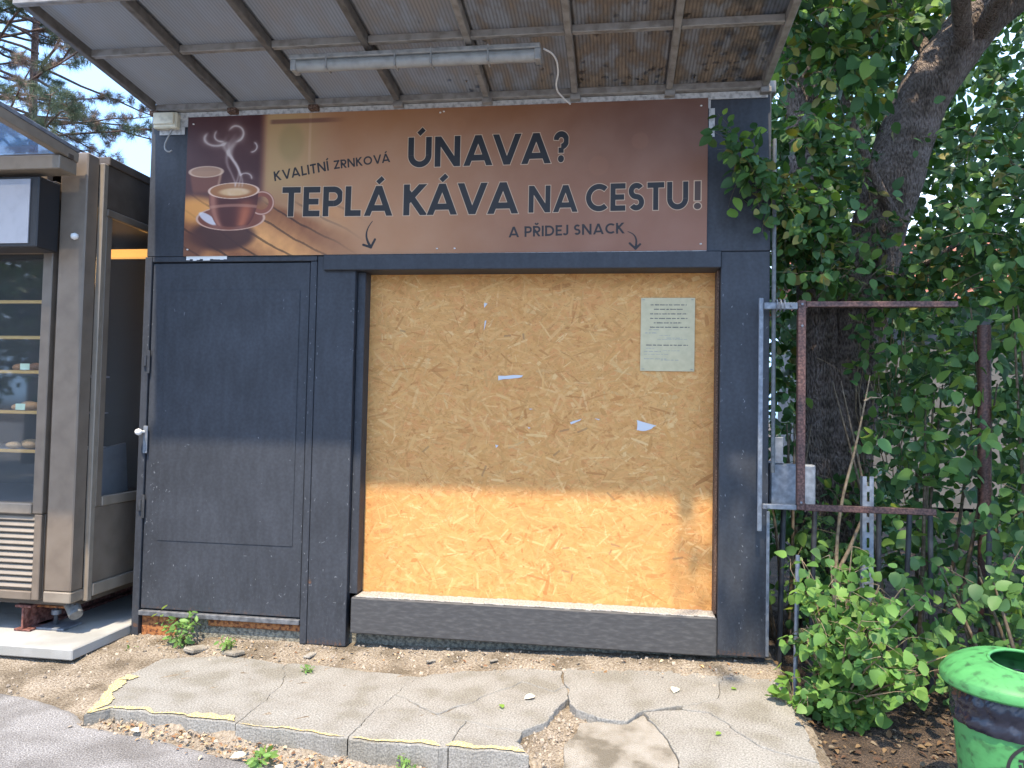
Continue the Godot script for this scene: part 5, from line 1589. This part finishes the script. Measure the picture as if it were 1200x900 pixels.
# ================================================================== shrubs behind the gate
func build_hedges() -> void:
	var specs := [
		["hedge_shrub", "dense leafy shrub filling the space behind the gate frame", V(1.75, 0, -0.75), V(0.75, 1.0, 0.35), 150, 0.085, 200, 0.25],
		["hedge_shrub", "tall leafy shrub at the right edge hanging over the gate's round post", V(2.35, 0, -0.35), V(0.55, 1.25, 0.40), 190, 0.085, 250, 0.55],
		["hedge_shrub", "low leafy shrub behind the green bin", V(1.95, 0, 0.15), V(0.55, 0.45, 0.40), 120, 0.072, 200, 0.05],
		["hedge_shrub", "dark shrub low between trunk and kiosk wall", V(1.05, 0, -0.85), V(0.28, 0.85, 0.3), 70, 0.07, 60, 0.05],
	]
	for s in specs:
		var h := thing(s[0], s[1], "shrub", s[2], "")
		var st := MB.new()
		for i in 9:
			var x: float = rf(-1, 1) * s[3].x * 0.7
			var z: float = rf(-1, 1) * s[3].z * 0.7
			st.tube(curve([V(x * 0.4, 0.03, z * 0.4), V(x * 0.7 + rf(-0.05, 0.05), s[3].y * 0.7, z), V(x * 1.2, s[3].y * 1.7, z)], 8), [0.014, 0.013, 0.012, 0.011, 0.009, 0.008, 0.006, 0.004], 6, false)
		var list := []
		for k in s[4]:
			var u := rand_dir() * pow(rng.randf(), 0.38)
			var p := V(u.x * s[3].x, s[3].y * 1.02 + u.y * s[3].y * 0.98 + s[7], u.z * s[3].z)
			if p.y < 0.06: p.y = 0.06 + rf(0, 0.1)
			if hides_stem(p + s[2], [V(1.42, 1.0, -1.25), V(1.37, 1.4, -1.25), V(1.36, 2.3, -1.28), V(1.64, 2.45, -1.18), V(1.56, 1.8, -1.18)]) < 0.25 and rng.randf() < 0.9: continue
			spray(list, st if k % 4 == 0 else null, p, V(rf(-1, 1), rf(-0.6, 0.5), rf(-0.2, 1)), rf(0.18, 0.34), 8, s[5], 0.6, 0.0025)
		list = off_stems(list, s[2], [[V(1.40, 1.0, -1.25), V(1.37, 1.4, -1.25), V(1.36, 2.3, -1.28)], [V(1.53, 1.5, -1.18), V(1.64, 2.45, -1.18), V(1.79, 3.05, -1.18)]])
		part("stems", st, M.twig, h)
		put_leaves(list, LM.ovate, [Color(0.058, 0.135, 0.042), Color(0.075, 0.165, 0.05), Color(0.048, 0.11, 0.045), Color(0.11, 0.21, 0.055)], h, s[6])
	# deeper greenery, one mass
	var far := []
	var tints := []
	for k in 15000:
		var p := V(rf(0.7, 6.5), 0, rf(-6.5, -2.2))
		var gapx := p.x - 2.55 - (-p.z - 2.2) * 0.36
		p.y = pow(rng.randf(), 0.8) * 5.6 + 0.05
		if absf(gapx) < 0.15 and p.y > 0.9 and p.y < 2.5 and rng.randf() < 0.9: continue
		if soil_noise.get_noise_3d(p.x * 16, p.y * 16, p.z * 16) < -0.16 + (0.06 if p.y < 2.6 else -0.10): continue
		far.append(leaf_xf(p, rand_dir() + V(0, -0.4, 0), rf(0.10, 0.17), V(0, 0.7, 0.4) + rand_dir()))
		tints.append(Color(0.045, 0.10, 0.045) * rf(0.6, 1.5))
	var o := stuff("undergrowth", LM.ovate, far, tints, M.leaf, self)
	o.set_meta("label", "mass of dark green foliage far behind the tree and gate"); o.set_meta("category", "foliage")
	# bare sapling in front of the trunk
	var sp := thing("bare_sapling", "pale bare sapling stem forked near its base behind the lower gate rail", "sapling", V(1.14, 0.1, -0.2))
	var sm := MB.new()
	sm.tube(curve([V(0.02, 0, 0), V(0.03, 0.55, 0), V(0.05, 0.9, 0.01), V(0.12, 1.2, 0.0), V(0.17, 1.45, 0.0), V(0.20, 1.62, 0.0)], 16), [0.013, 0.0125, 0.012, 0.012, 0.011, 0.011, 0.010, 0.009, 0.009, 0.008, 0.008, 0.007, 0.006, 0.005, 0.004, 0.003], 7, false)
	sm.tube([V(0.03, 0.55, 0), V(0.09, 0.68, 0.01), V(0.16, 0.85, 0.0), V(0.19, 1.05, 0)], [0.011, 0.010, 0.008, 0.005], 7, false)
	sm.tube([V(0.17, 1.48, 0), V(0.20, 1.50, 0.01), V(0.25, 1.50, 0.0)], [0.006, 0.005, 0.003], 6, false)
	part("stem", sm, M.palebark, sp)
	var ll := []
	spray(ll, null, V(0.12, 1.22, 0.02), V(0.3, 0.4, 0.3), 0.16, 7, 0.085, 0.5)
	put_leaves(ll, LM.ovate, [Color(0.08, 0.18, 0.05), Color(0.09, 0.2, 0.06)], sp, 20)


# ================================================================== bright shrub in front
func build_front_shrub() -> void:
	var h := thing("poplar_shrub", "bright green bushy shrub with broad glossy leaves at the kiosk's right corner", "shrub", V(1.03, 0.1, 0.36))
	var st := MB.new()
	var list := []
	for k in 72:
		var a := rf(0, TAU)
		var lean := rf(0.05, 0.72)
		var hgt := rf(0.28, 0.80) * (1.0 - 0.45 * lean)
		if k < 6: hgt = rf(0.66, 0.82)
		var tip := V(cos(a) * lean * 0.60 + 0.06 - (0.20 if k < 6 else 0.0), hgt, sin(a) * lean * 0.42 + 0.04)
		tip.x = maxf(tip.x, -0.24 + rf(0, 0.08))
		var cp := curve([V(rf(-0.05, 0.05), -0.02, rf(-0.05, 0.05)), V(tip.x * 0.4, hgt * 0.55, tip.z * 0.4), tip], 9)
		st.tube(cp, [0.008, 0.0075, 0.007, 0.006, 0.0055, 0.005, 0.004, 0.003, 0.002], 6, false)
		for i in range(1, 9):
			spray(list, st, cp[i], V(rf(-1, 1), rf(-0.3, 0.7), rf(-0.5, 1)), rf(0.06, 0.13), 4, 0.054, 0.4, 0.0018)
	part("stems", st, M.palebark, h)
	put_leaves(list, LM.broad, [Color(0.10, 0.21, 0.05), Color(0.12, 0.24, 0.055), Color(0.08, 0.175, 0.048), Color(0.15, 0.27, 0.06)], h, 300)
	# small seedling of the same kind at its foot
	var s := thing("poplar_seedling", "small bright seedling sprouting over the pavement's right edge", "plant", V(0.80, 0.13, 0.42))
	var sl := []
	var ss := MB.new()
	for k in 7:
		spray(sl, ss, V(rf(-0.02, 0.02), 0, rf(-0.02, 0.02)), V(rf(-0.9, 0.5), 1.0, rf(-0.4, 0.7)), rf(0.12, 0.22), 5, 0.058, 0.7, 0.003)
	part("stems", ss, M.palebark, s)
	put_leaves(sl, LM.broad, [Color(0.09, 0.2, 0.04), Color(0.11, 0.23, 0.05)], s, 60)


# ================================================================== pines far left
func build_pines() -> void:
	var needle := MB.new()   # a tuft of needles
	for i in 16:
		var d := V(cos(i * 2.4), rf(-0.2, 0.9), sin(i * 2.4)).normalized()
		var sd := d.cross(V(0.3, 0.5, 0.8)).normalized() * 0.035
		needle.poly([sd * 0.5, d * 1.0, -sd * 0.5])
	var nm := needle.mesh()
	var mat := flat(Color(1, 1, 1), 0.7)
	mat.vertex_color_use_as_albedo = true
	mat.backlight_enabled = true; mat.backlight = Color(0.4, 0.4, 0.25)
	var specs := [[V(-16.75, 0, -15.0), 19.0, 0.20, "pine tree with bare reddish trunk nearer the kiosk roof, browning needles"], [V(-18.0, 0, -14.6), 18.5, 0.22, "pine tree at the photo's left edge, its trunk cut by the frame"]]
	for s in specs:
		var t := thing("pine_tree", s[3], "pine", s[0], "pines behind the brown kiosk")
		var mb := MB.new()
		var H: float = s[1]
		mb.tube(curve([V(0, -0.2, 0), V(0.1, H * 0.3, 0), V(-0.08, H * 0.6, 0.05), V(0.0, H, 0)], 26), _taper(26, s[2], 0.03), 12)
		var xfs := []
		var tints := []
		for b in 62:
			var y := H * rf(0.40, 1.0)
			var a := rf(0, TAU)
			var L := (H - y) * 0.26 + rf(0.8, 3.4)
			var dir := V(cos(a), rf(-0.05, 0.35), sin(a))
			var pts := []
			var p := V(0, y, 0)
			for i in 9:
				pts.append(p)
				p += dir * L / 8
				dir = (dir + V(rf(-0.22, 0.22), rf(-0.16, 0.12), rf(-0.22, 0.22))).normalized()
			mb.tube(pts, _taper(9, 0.045, 0.012), 5, false)
			var brown := rng.randf() < 0.5
			for i in range(3, 9):
				for q in 3:
					var tip: Vector3 = pts[i] + V(rf(-0.4, 0.4), rf(-0.2, 0.25), rf(-0.4, 0.4)) * 1.0
					mb.tube([pts[i], tip], [0.012, 0.006], 4, false)
					for w in 11:
						var x := leaf_xf(tip.lerp(pts[i], rf(0, 0.5)) + rand_dir() * 0.07, (tip - pts[i]).normalized() + rand_dir() * 0.5, rf(0.14, 0.27), rand_dir())
						xfs.append(x)
						tints.append((Color(0.22, 0.15, 0.12) if brown and rng.randf() < 0.75 else Color(0.07, 0.10, 0.055)) * rf(0.7, 1.4))
		part("trunk", mb, M.pinebark, t)
		stuff("crown", nm, xfs, tints, mat, t)

func _taper(n: int, a: float, b: float) -> Array:
	var r := []
	for i in n: r.append(lerpf(a, b, float(i) / (n - 1)))
	return r


# ================================================================== banner, lamp, junction box, notice
func build_sign_and_fittings() -> void:
	var s := thing("coffee_banner", "brown printed coffee banner with steaming cup and dark outlined lettering", "sign", V(-1.02, 2.36, 0.01))
	var o := V(1.02, -2.36, -0.01)
	part("backing", bx(V(-2.515, 2.352, 0.0090) + o, V(0.455, 3.171, 0.0130) + o, 0.0), M.fascia, s)
	var f := MB.new()
	f.poly([V(-2.516, 2.351, 0.0145) + o, V(0.456, 2.356, 0.0145) + o, V(0.456, 3.172, 0.0145) + o, V(-2.516, 3.172, 0.0145) + o], null, [Vector2(0, 1), Vector2(1, 1), Vector2(1, 0), Vector2(0, 0)])
	var m := StandardMaterial3D.new()
	m.albedo_texture = sign_texture()
	m.roughness = 0.45
	m.metallic_specular = 0.4
	part("print", f, m, s)
	for p in [[-2.48, 3.13], [-2.49, 2.39], [0.42, 3.13], [0.425, 2.39], [-1.0, 3.145], [-1.0, 2.38], [-0.9, 2.38], [-0.98, 3.15]]:
		var sc := MB.new()
		sc.lathe(V(p[0], p[1], 0.016) + o, [Vector2(0.0005, -0.004), Vector2(0.005, -0.003), Vector2(0.006, 0), Vector2(0.005, 0.003), Vector2(0.0005, 0.004)], 10)
		part("screw", sc, M.white, s)
	# strip lamp under the canopy (unlit)
	var l := thing("fluorescent_lamp", "long unlit grey fluorescent strip lamp hanging under the canopy", "lamp", V(-1.0, 3.2, 0.55))
	part("housing", bx(V(-0.64, 0.012, -0.048), V(0.615, 0.036, 0.022), 0.004), M.lampgrey, l)
	var df := MB.new()
	df.tube([V(-0.63, -0.012, -0.012), V(0.60, -0.012, -0.012)], 0.030, 14)
	part("diffuser", df, painted(lin(0.30, 0.305, 0.295), 0.1, 0.3, 0, 0.4, 75), l)
	for x in [-0.632, 0.588]: part("end_cap", bx(V(x, -0.044, -0.046), V(x + 0.03, 0.011, 0.022), 0.004), M.lampgrey, l)
	for x in [-0.45, -0.1, 0.08, 0.36]: part("clip", bx(V(x, -0.0435, -0.049), V(x + 0.008, 0.038, 0.024), 0.002), M.lampgrey, l)
	var cb := MB.new()
	cb.tube(curve([V(-0.372, 3.222, 0.53), V(-0.33, 3.225, 0.45), V(-0.318, 3.205, 0.34), V(-0.335, 3.17, 0.22), V(-0.31, 3.16, 0.12), V(-0.275, 3.16, 0.03)], 30), 0.0045, 7)
	single("lamp_cable", cb, M.white, "thin white cable hanging from the lamp to the banner's top edge", "cable")
	# junction box with a loose wire
	var j := thing("junction_box", "cream plastic junction box at the banner's upper left corner", "box", V(-2.64, 3.15, 0.03))
	part("body", bx(V(-0.075, -0.05, -0.022), V(0.075, 0.045, 0.022), 0.008), M.cream, j)
	part("cover", bx(V(-0.070, -0.030, 0.0225), V(0.060, 0.040, 0.032), 0.005), M.cream, j)
	part("back_plate", bx(V(-0.06, -0.075, -0.0255), V(0.10, 0.0, -0.0235), 0.0), M.fascia, j)
	var w := MB.new()
	w.tube(curve([V(0.035, -0.05, 0.0), V(0.02, -0.10, 0.012), V(0.0, -0.14, 0.01), V(0.005, -0.175, 0.014), V(0.03, -0.19, 0.012), V(0.045, -0.18, 0.01)], 24), 0.0048, 7)
	part("loose_wire", w, M.lampgrey, j)
	# notice in a plastic sleeve
	var n := thing("paper_notice", "printed paper notice in a plastic sleeve on the chipboard's upper right", "notice", V(0.268, 1.924, -0.122))
	var pm := StandardMaterial3D.new()
	pm.albedo_texture = notice_texture()
	pm.roughness = 0.35
	var pg := MB.new()
	var NX := 8
	var NY := 10
	for iy in NY:
		for ix in NX:
			var q := []
			var uvs := []
			for c in [[0, 0], [1, 0], [1, 1], [0, 1]]:
				var u := float(ix + c[0]) / NX
				var v := float(iy + c[1]) / NY
				q.append(V((u - 0.5) * 0.290, (v - 0.5) * 0.402, 0.002 + 0.0035 * absf(sin(u * 5.0 + v * 3.0)) * sin(v * 7.0) * sin(u * PI)))
				uvs.append(Vector2(u, 1.0 - v))
			pg.poly(q, null, uvs)
	pg.smooth_normals()
	part("sheet", pg, pm, n)
	for c in [[-0.13, 0.19], [0.13, 0.19], [0.13, -0.19], [-0.13, -0.19]]:
		part("staple", bx(V(c[0] - 0.006, c[1] - 0.0012, 0.0065), V(c[0] + 0.006, c[1] + 0.0012, 0.0085), 0.0), M.galv, n)


# ================================================================== green bin
func build_bin() -> void:
	var g := thing("litter_bin", "green plastic litter bin with domed lid and black bag", "bin", V(1.36, 0.1, 1.2))
	var gm := surf(ramp_tex(noise(0.03, 4, 95), [lin(0.025, 0.08, 0.028), lin(0.06, 0.25, 0.075), lin(0.075, 0.29, 0.09)], [0.18, 0.36, 0.8], 256), 0.4, 0.55, null, 1.0, grey_tex(noise(0.1, 3, 96), 256), 0.04)
	var body := MB.new()
	body.lathe(Vector3.ZERO, [Vector2(0.145, 0.0), Vector2(0.150, 0.02), Vector2(0.166, 0.20), Vector2(0.180, 0.37), Vector2(0.181, 0.40)], 48)
	part("body", body, gm, g)
	var bag := MB.new()
	var bn := noise(1.0, 4, 14)
	var prof := []
	for i in 15: prof.append(Vector2(0.1885 + 0.004 * sin(i * 0.9) - 0.0045 * (1.0 - sin(PI * i / 14.0)), 0.355 + 0.135 * i / 14.0))
	bag.lathe(Vector3.ZERO, prof, 120, func(a, y): return 0.010 * bn.get_noise_2d(cos(a) * 5 + y * 16, sin(a) * 5 + y * 7) + 0.003 * bn.get_noise_2d(cos(a + y * 5) * 18, sin(a + y * 5) * 18))
	bag.smooth_normals()
	var bm := flat(lin(0.014, 0.016, 0.028), 0.24)
	part("bag", bag, bm, g)
	var inner := MB.new()
	inner.lathe(Vector3.ZERO, [Vector2(0.001, 0.30), Vector2(0.16, 0.30), Vector2(0.172, 0.49)], 32)
	part("bag_lining", inner, bm, g)
	# lid: dome with an oval mouth
	var lid := MB.new()
	var R := 0.215
	var hole := Vector2(0.050, 0.030)
	var hr := Vector2(0.135, 0.105)
	var ytop := func(p: Vector2) -> float:
		var q := clampf(p.length() / R, 0, 1)
		return 0.515 + 0.066 * pow(1.0 - pow(q, 2.6), 0.75) * (1.0 - 0.32 * clampf(p.y / R, -1, 1))
	var rings := 12
	var sides := 72
	for i in rings:
		for k in sides:
			var q := []
			for c in [[0, 0], [0, 1], [1, 1], [1, 0]]:   # from the mouth's edge out to the rim
				var a: float = TAU * ((k + c[1]) % sides) / sides
				var inn := hole + Vector2(cos(a) * hr.x, sin(a) * hr.y)
				var out := Vector2(cos(a), sin(a)) * R
				var p := inn.lerp(out, pow(float(i + c[0]) / rings, 0.8))
				q.append(V(p.x, ytop.call(p), p.y))
			lid.poly(q, V(0, 0.3, 0))
	lid.smooth_normals()
	lid.lathe(Vector3.ZERO, [Vector2(R - 0.012, 0.478), Vector2(R + 0.002, 0.480), Vector2(R + 0.006, 0.488), Vector2(R + 0.004, 0.512), Vector2(R - 0.004, 0.5165)], 72)
	var lo := part("lid", lid, gm, g)
	var lip := MB.new()
	var lpts := []
	for k in 73:
		var a := TAU * (k % 72) / 72
		var p := hole + Vector2(cos(a) * hr.x, sin(a) * hr.y)
		lpts.append(V(p.x, ytop.call(p) - 0.002, p.y))
	lip.tube(lpts, 0.006, 8, false)
	part("mouth_lip", lip, gm, lo)
	var under := MB.new()
	under.lathe(Vector3.ZERO, [Vector2(0.10, 0.505), Vector2(R - 0.012, 0.478)], 48)
	part("inner_rim", under, gm, lo)
	# round emblem printed on the front
	var em := MB.new()
	var on := func(u: float, y: float, lift := 0.0015) -> Vector3:   # u along the girth from the middle of the print
		var rr := lerpf(0.1665, 0.1805, clampf((y - 0.20) / 0.17, 0, 1)) + lift
		var a: float = PI * 0.5 - u / rr
		return V(cos(a) * rr, y, sin(a) * rr)
	var N := 64
	for k in N:
		var a := TAU * k / N
		var b := TAU * (k + 1) / N
		em.poly([on.call(cos(a) * 0.098, 0.265 + sin(a) * 0.098), on.call(cos(b) * 0.098, 0.265 + sin(b) * 0.098), on.call(cos(b) * 0.088, 0.265 + sin(b) * 0.088), on.call(cos(a) * 0.088, 0.265 + sin(a) * 0.088)], V(0, 0.265, 0))
	for s in [[-0.052, 0.325, -0.030, 0.345], [-0.052, 0.325, -0.020, 0.322], [-0.066, 0.298, -0.012, 0.300], [-0.062, 0.286, -0.048, 0.240], [-0.05, 0.295, -0.036, 0.225], [-0.03, 0.297, -0.02, 0.215]]:
		var d: Vector2 = Vector2(s[2] - s[0], s[3] - s[1]).normalized().orthogonal() * 0.0045
		em.poly([on.call(s[0] + d.x, s[1] + d.y), on.call(s[2] + d.x, s[3] + d.y), on.call(s[2] - d.x, s[3] - d.y), on.call(s[0] - d.x, s[1] - d.y)], V(0, 0.265, 0))
	part("emblem", em, M.black, g)


# ================================================================== weeds, pebbles, fallen leaves
func build_weeds_and_litter() -> void:
	for wd in [[V(-2.40, 0.145, 0.10), 0.21, 22, "bushy green weed growing below the left end of the door", 0.042], [V(-2.10, 0.15, 0.12), 0.09, 7, "small weed below the middle of the door", 0.034], [V(-1.54, 0.145, 0.36), 0.05, 5, "tiny weed in the pavement crack below the wall panel", 0.022], [V(-1.39, 0.075, 1.14), 0.05, 5, "small flat green weed at the kerb's foot", 0.045], [V(-0.82, 0.06, 1.10), 0.07, 8, "tuft of young weed against the kerb's middle", 0.022], [V(-2.62, 0.13, 0.22), 0.03, 5, "low green sprout beside the grey slab's corner", 0.03]]:
		var t := thing("weed", wd[3], "weed", wd[0])
		var st := MB.new()
		var ls := []
		for k in wd[2]:
			spray(ls, st, V(rf(-0.02, 0.02), -0.01, rf(-0.02, 0.02)), V(rf(-0.6, 0.6), 1.0, rf(-0.6, 0.6)), wd[1] * rf(0.6, 1.1), 7, wd[4], 0.3, 0.0018)
		part("stems", st, M.twig, t)
		put_leaves(ls, LM.slim, [Color(0.11, 0.22, 0.06), Color(0.14, 0.26, 0.07), Color(0.09, 0.18, 0.05)], t, 60)
	# pebbles and crumbs
	var peb := MB.new()
	var ico := [V(1, 0, 0), V(0, 0.7, 0.1), V(0, 0.1, 1), V(-1, 0.1, 0), V(0.1, -0.6, 0), V(0, 0, -1.1)]
	for f in [[0, 1, 2], [1, 3, 2], [3, 4, 2], [4, 0, 2], [1, 0, 5], [3, 1, 5], [4, 3, 5], [0, 4, 5]]:
		peb.poly([ico[f[0]], ico[f[1]], ico[f[2]]], Vector3.ZERO)
	var pm := peb.mesh()
	var xfs := []
	var tints := []
	for k in 5200:
		var x := rf(-3.0, 0.85)
		var z := 0.0
		var kind := rng.randf()
		if kind < 0.45: z = rf(-0.05, 0.28)
		elif kind < 0.8: z = kerb_z(x) + absf(rng.randfn(0.02, 0.045))
		else:
			x = rf(-0.36, -0.1); z = rf(0.55, 1.2)
		if x < -2.3 and kind >= 0.45 and kind < 0.8: z = rf(0.3, 0.8)
		var y := maxf(soil_y(x, z), road_y(x) if z > kerb_z(x) + 0.08 else -1.0)
		var s := 0.0022 + 0.011 * pow(rng.randf(), 4.0)
		xfs.append(Transform3D(Basis.from_euler(V(rf(0, 6), rf(0, 6), rf(0, 6))).scaled_local(V(s, s * 0.7, s)), V(x, y + s * 0.2, z)))
		tints.append(Color(0.33, 0.275, 0.215) * rf(0.75, 1.25))
	var o := stuff("pebbles", pm, xfs, tints, M.litter, self)
	o.set_meta("label", "pebbles and crumbs of concrete strewn along kiosk and kerb"); o.set_meta("category", "gravel")
	# stones too big for crumbs
	var si := -1
	for st in [[V(-0.95, 0.165, 0.13), 0.02], [V(-0.62, 0.18, 0.10), 0.018], [V(-1.62, 0.15, 0.13), 0.03], [V(-2.26, 0.148, 0.15), 0.055], [V(-2.04, 0.148, 0.17), 0.05]]:
		si += 1
		var sb := MB.new()
		sb.box(Vector3.ZERO, V(st[1] * 2.4, st[1] * 0.45, st[1] * 1.4), st[1] * 0.12, Basis.from_euler(V(rf(-0.2, 0.2), rf(0, 3), rf(-0.2, 0.2))))
		var so := single("loose_stone", sb, M.concrete_pale, ["small loose chunk in the dirt under the sill beam's left half", "smallest loose chunk under the sill beam's middle", "loose chunk at the foot of the wall panel beside the door", "largest flat chunk beside the bushy weed below the door", "flat chunk below the door between the two weeds"][si], "stone", "loose chunks by the kiosk")
		so.position = st[0]
	# dry leaves along the kerb and under the shrubs
	xfs = []; tints = []
	for k in 2300:
		var x := 0.0
		var z := 0.0
		if k < 1000:
			if k % 5 < 3: continue
			x = rf(-2.2, -0.2); z = kerb_z(x) + absf(rng.randfn(0.0, 0.055)) + 0.015
			if x > -1.7 and rng.randf() < 0.5: z += absf(rng.randfn(0, 0.06))
		elif k < 1150:
			x = rf(-2.7, 0.8); z = rf(0.02, 0.2)
		else:
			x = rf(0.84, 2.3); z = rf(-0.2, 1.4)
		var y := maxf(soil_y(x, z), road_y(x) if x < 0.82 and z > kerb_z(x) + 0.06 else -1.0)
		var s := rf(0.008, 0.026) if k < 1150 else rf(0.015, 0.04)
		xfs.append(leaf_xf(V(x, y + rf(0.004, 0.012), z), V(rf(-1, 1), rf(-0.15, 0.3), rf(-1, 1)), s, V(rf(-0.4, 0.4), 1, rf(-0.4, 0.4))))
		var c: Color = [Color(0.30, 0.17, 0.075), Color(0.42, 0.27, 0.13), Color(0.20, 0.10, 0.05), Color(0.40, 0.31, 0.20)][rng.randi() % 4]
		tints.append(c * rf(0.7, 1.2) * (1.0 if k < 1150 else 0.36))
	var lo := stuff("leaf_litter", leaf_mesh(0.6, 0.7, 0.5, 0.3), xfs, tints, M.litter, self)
	lo.set_meta("label", "dry brown leaf litter along the kerb and under the shrubs"); lo.set_meta("category", "leaf litter")
	# larger pale and green leaves one can pick out
	var pal := flat(lin(0.62, 0.58, 0.45), 0.8)
	var grn := leaf_mat(lin(0.16, 0.28, 0.05))
	for f in [[V(-1.46, 0.085, 1.13), 0.06, 0, "pale dry leaf lying at the kerb's foot nearest the flat weed"], [V(-2.03, 0.10, 1.03), 0.045, 0, "pale dry leaf below the kerb's yellow left corner"], [V(-1.30, 0.080, 1.18), 0.045, 0, "pale dry leaf at the bottom edge right of the flat weed"], [V(-0.36, 0.165, 0.50), 0.055, 0, "pale leaf lying on the cracked slab near the gap"], [V(0.30, 0.185, 0.32), 0.06, 0, "pale leaf lying on the raised right-hand slab"], [V(-0.50, 0.160, 0.62), 0.035, 1, "small green leaf on the cracked slab left of the gap"], [V(0.45, 0.165, 0.75), 0.03, 1, "small green leaf on the lower right slab"], [V(0.56, 0.19, 0.30), 0.03, 1, "small green leaf on the right-hand slab near the seedling"]]:
		var o2 := single("fallen_leaf", LM.ovate, pal if f[2] == 0 else grn, f[3], "leaf", "fallen leaves on the pavement")
		o2.transform = leaf_xf(f[0], V(rf(-1, 1), 0.05, rf(-1, 1)), f[1], V(0.1, 1, 0.1))
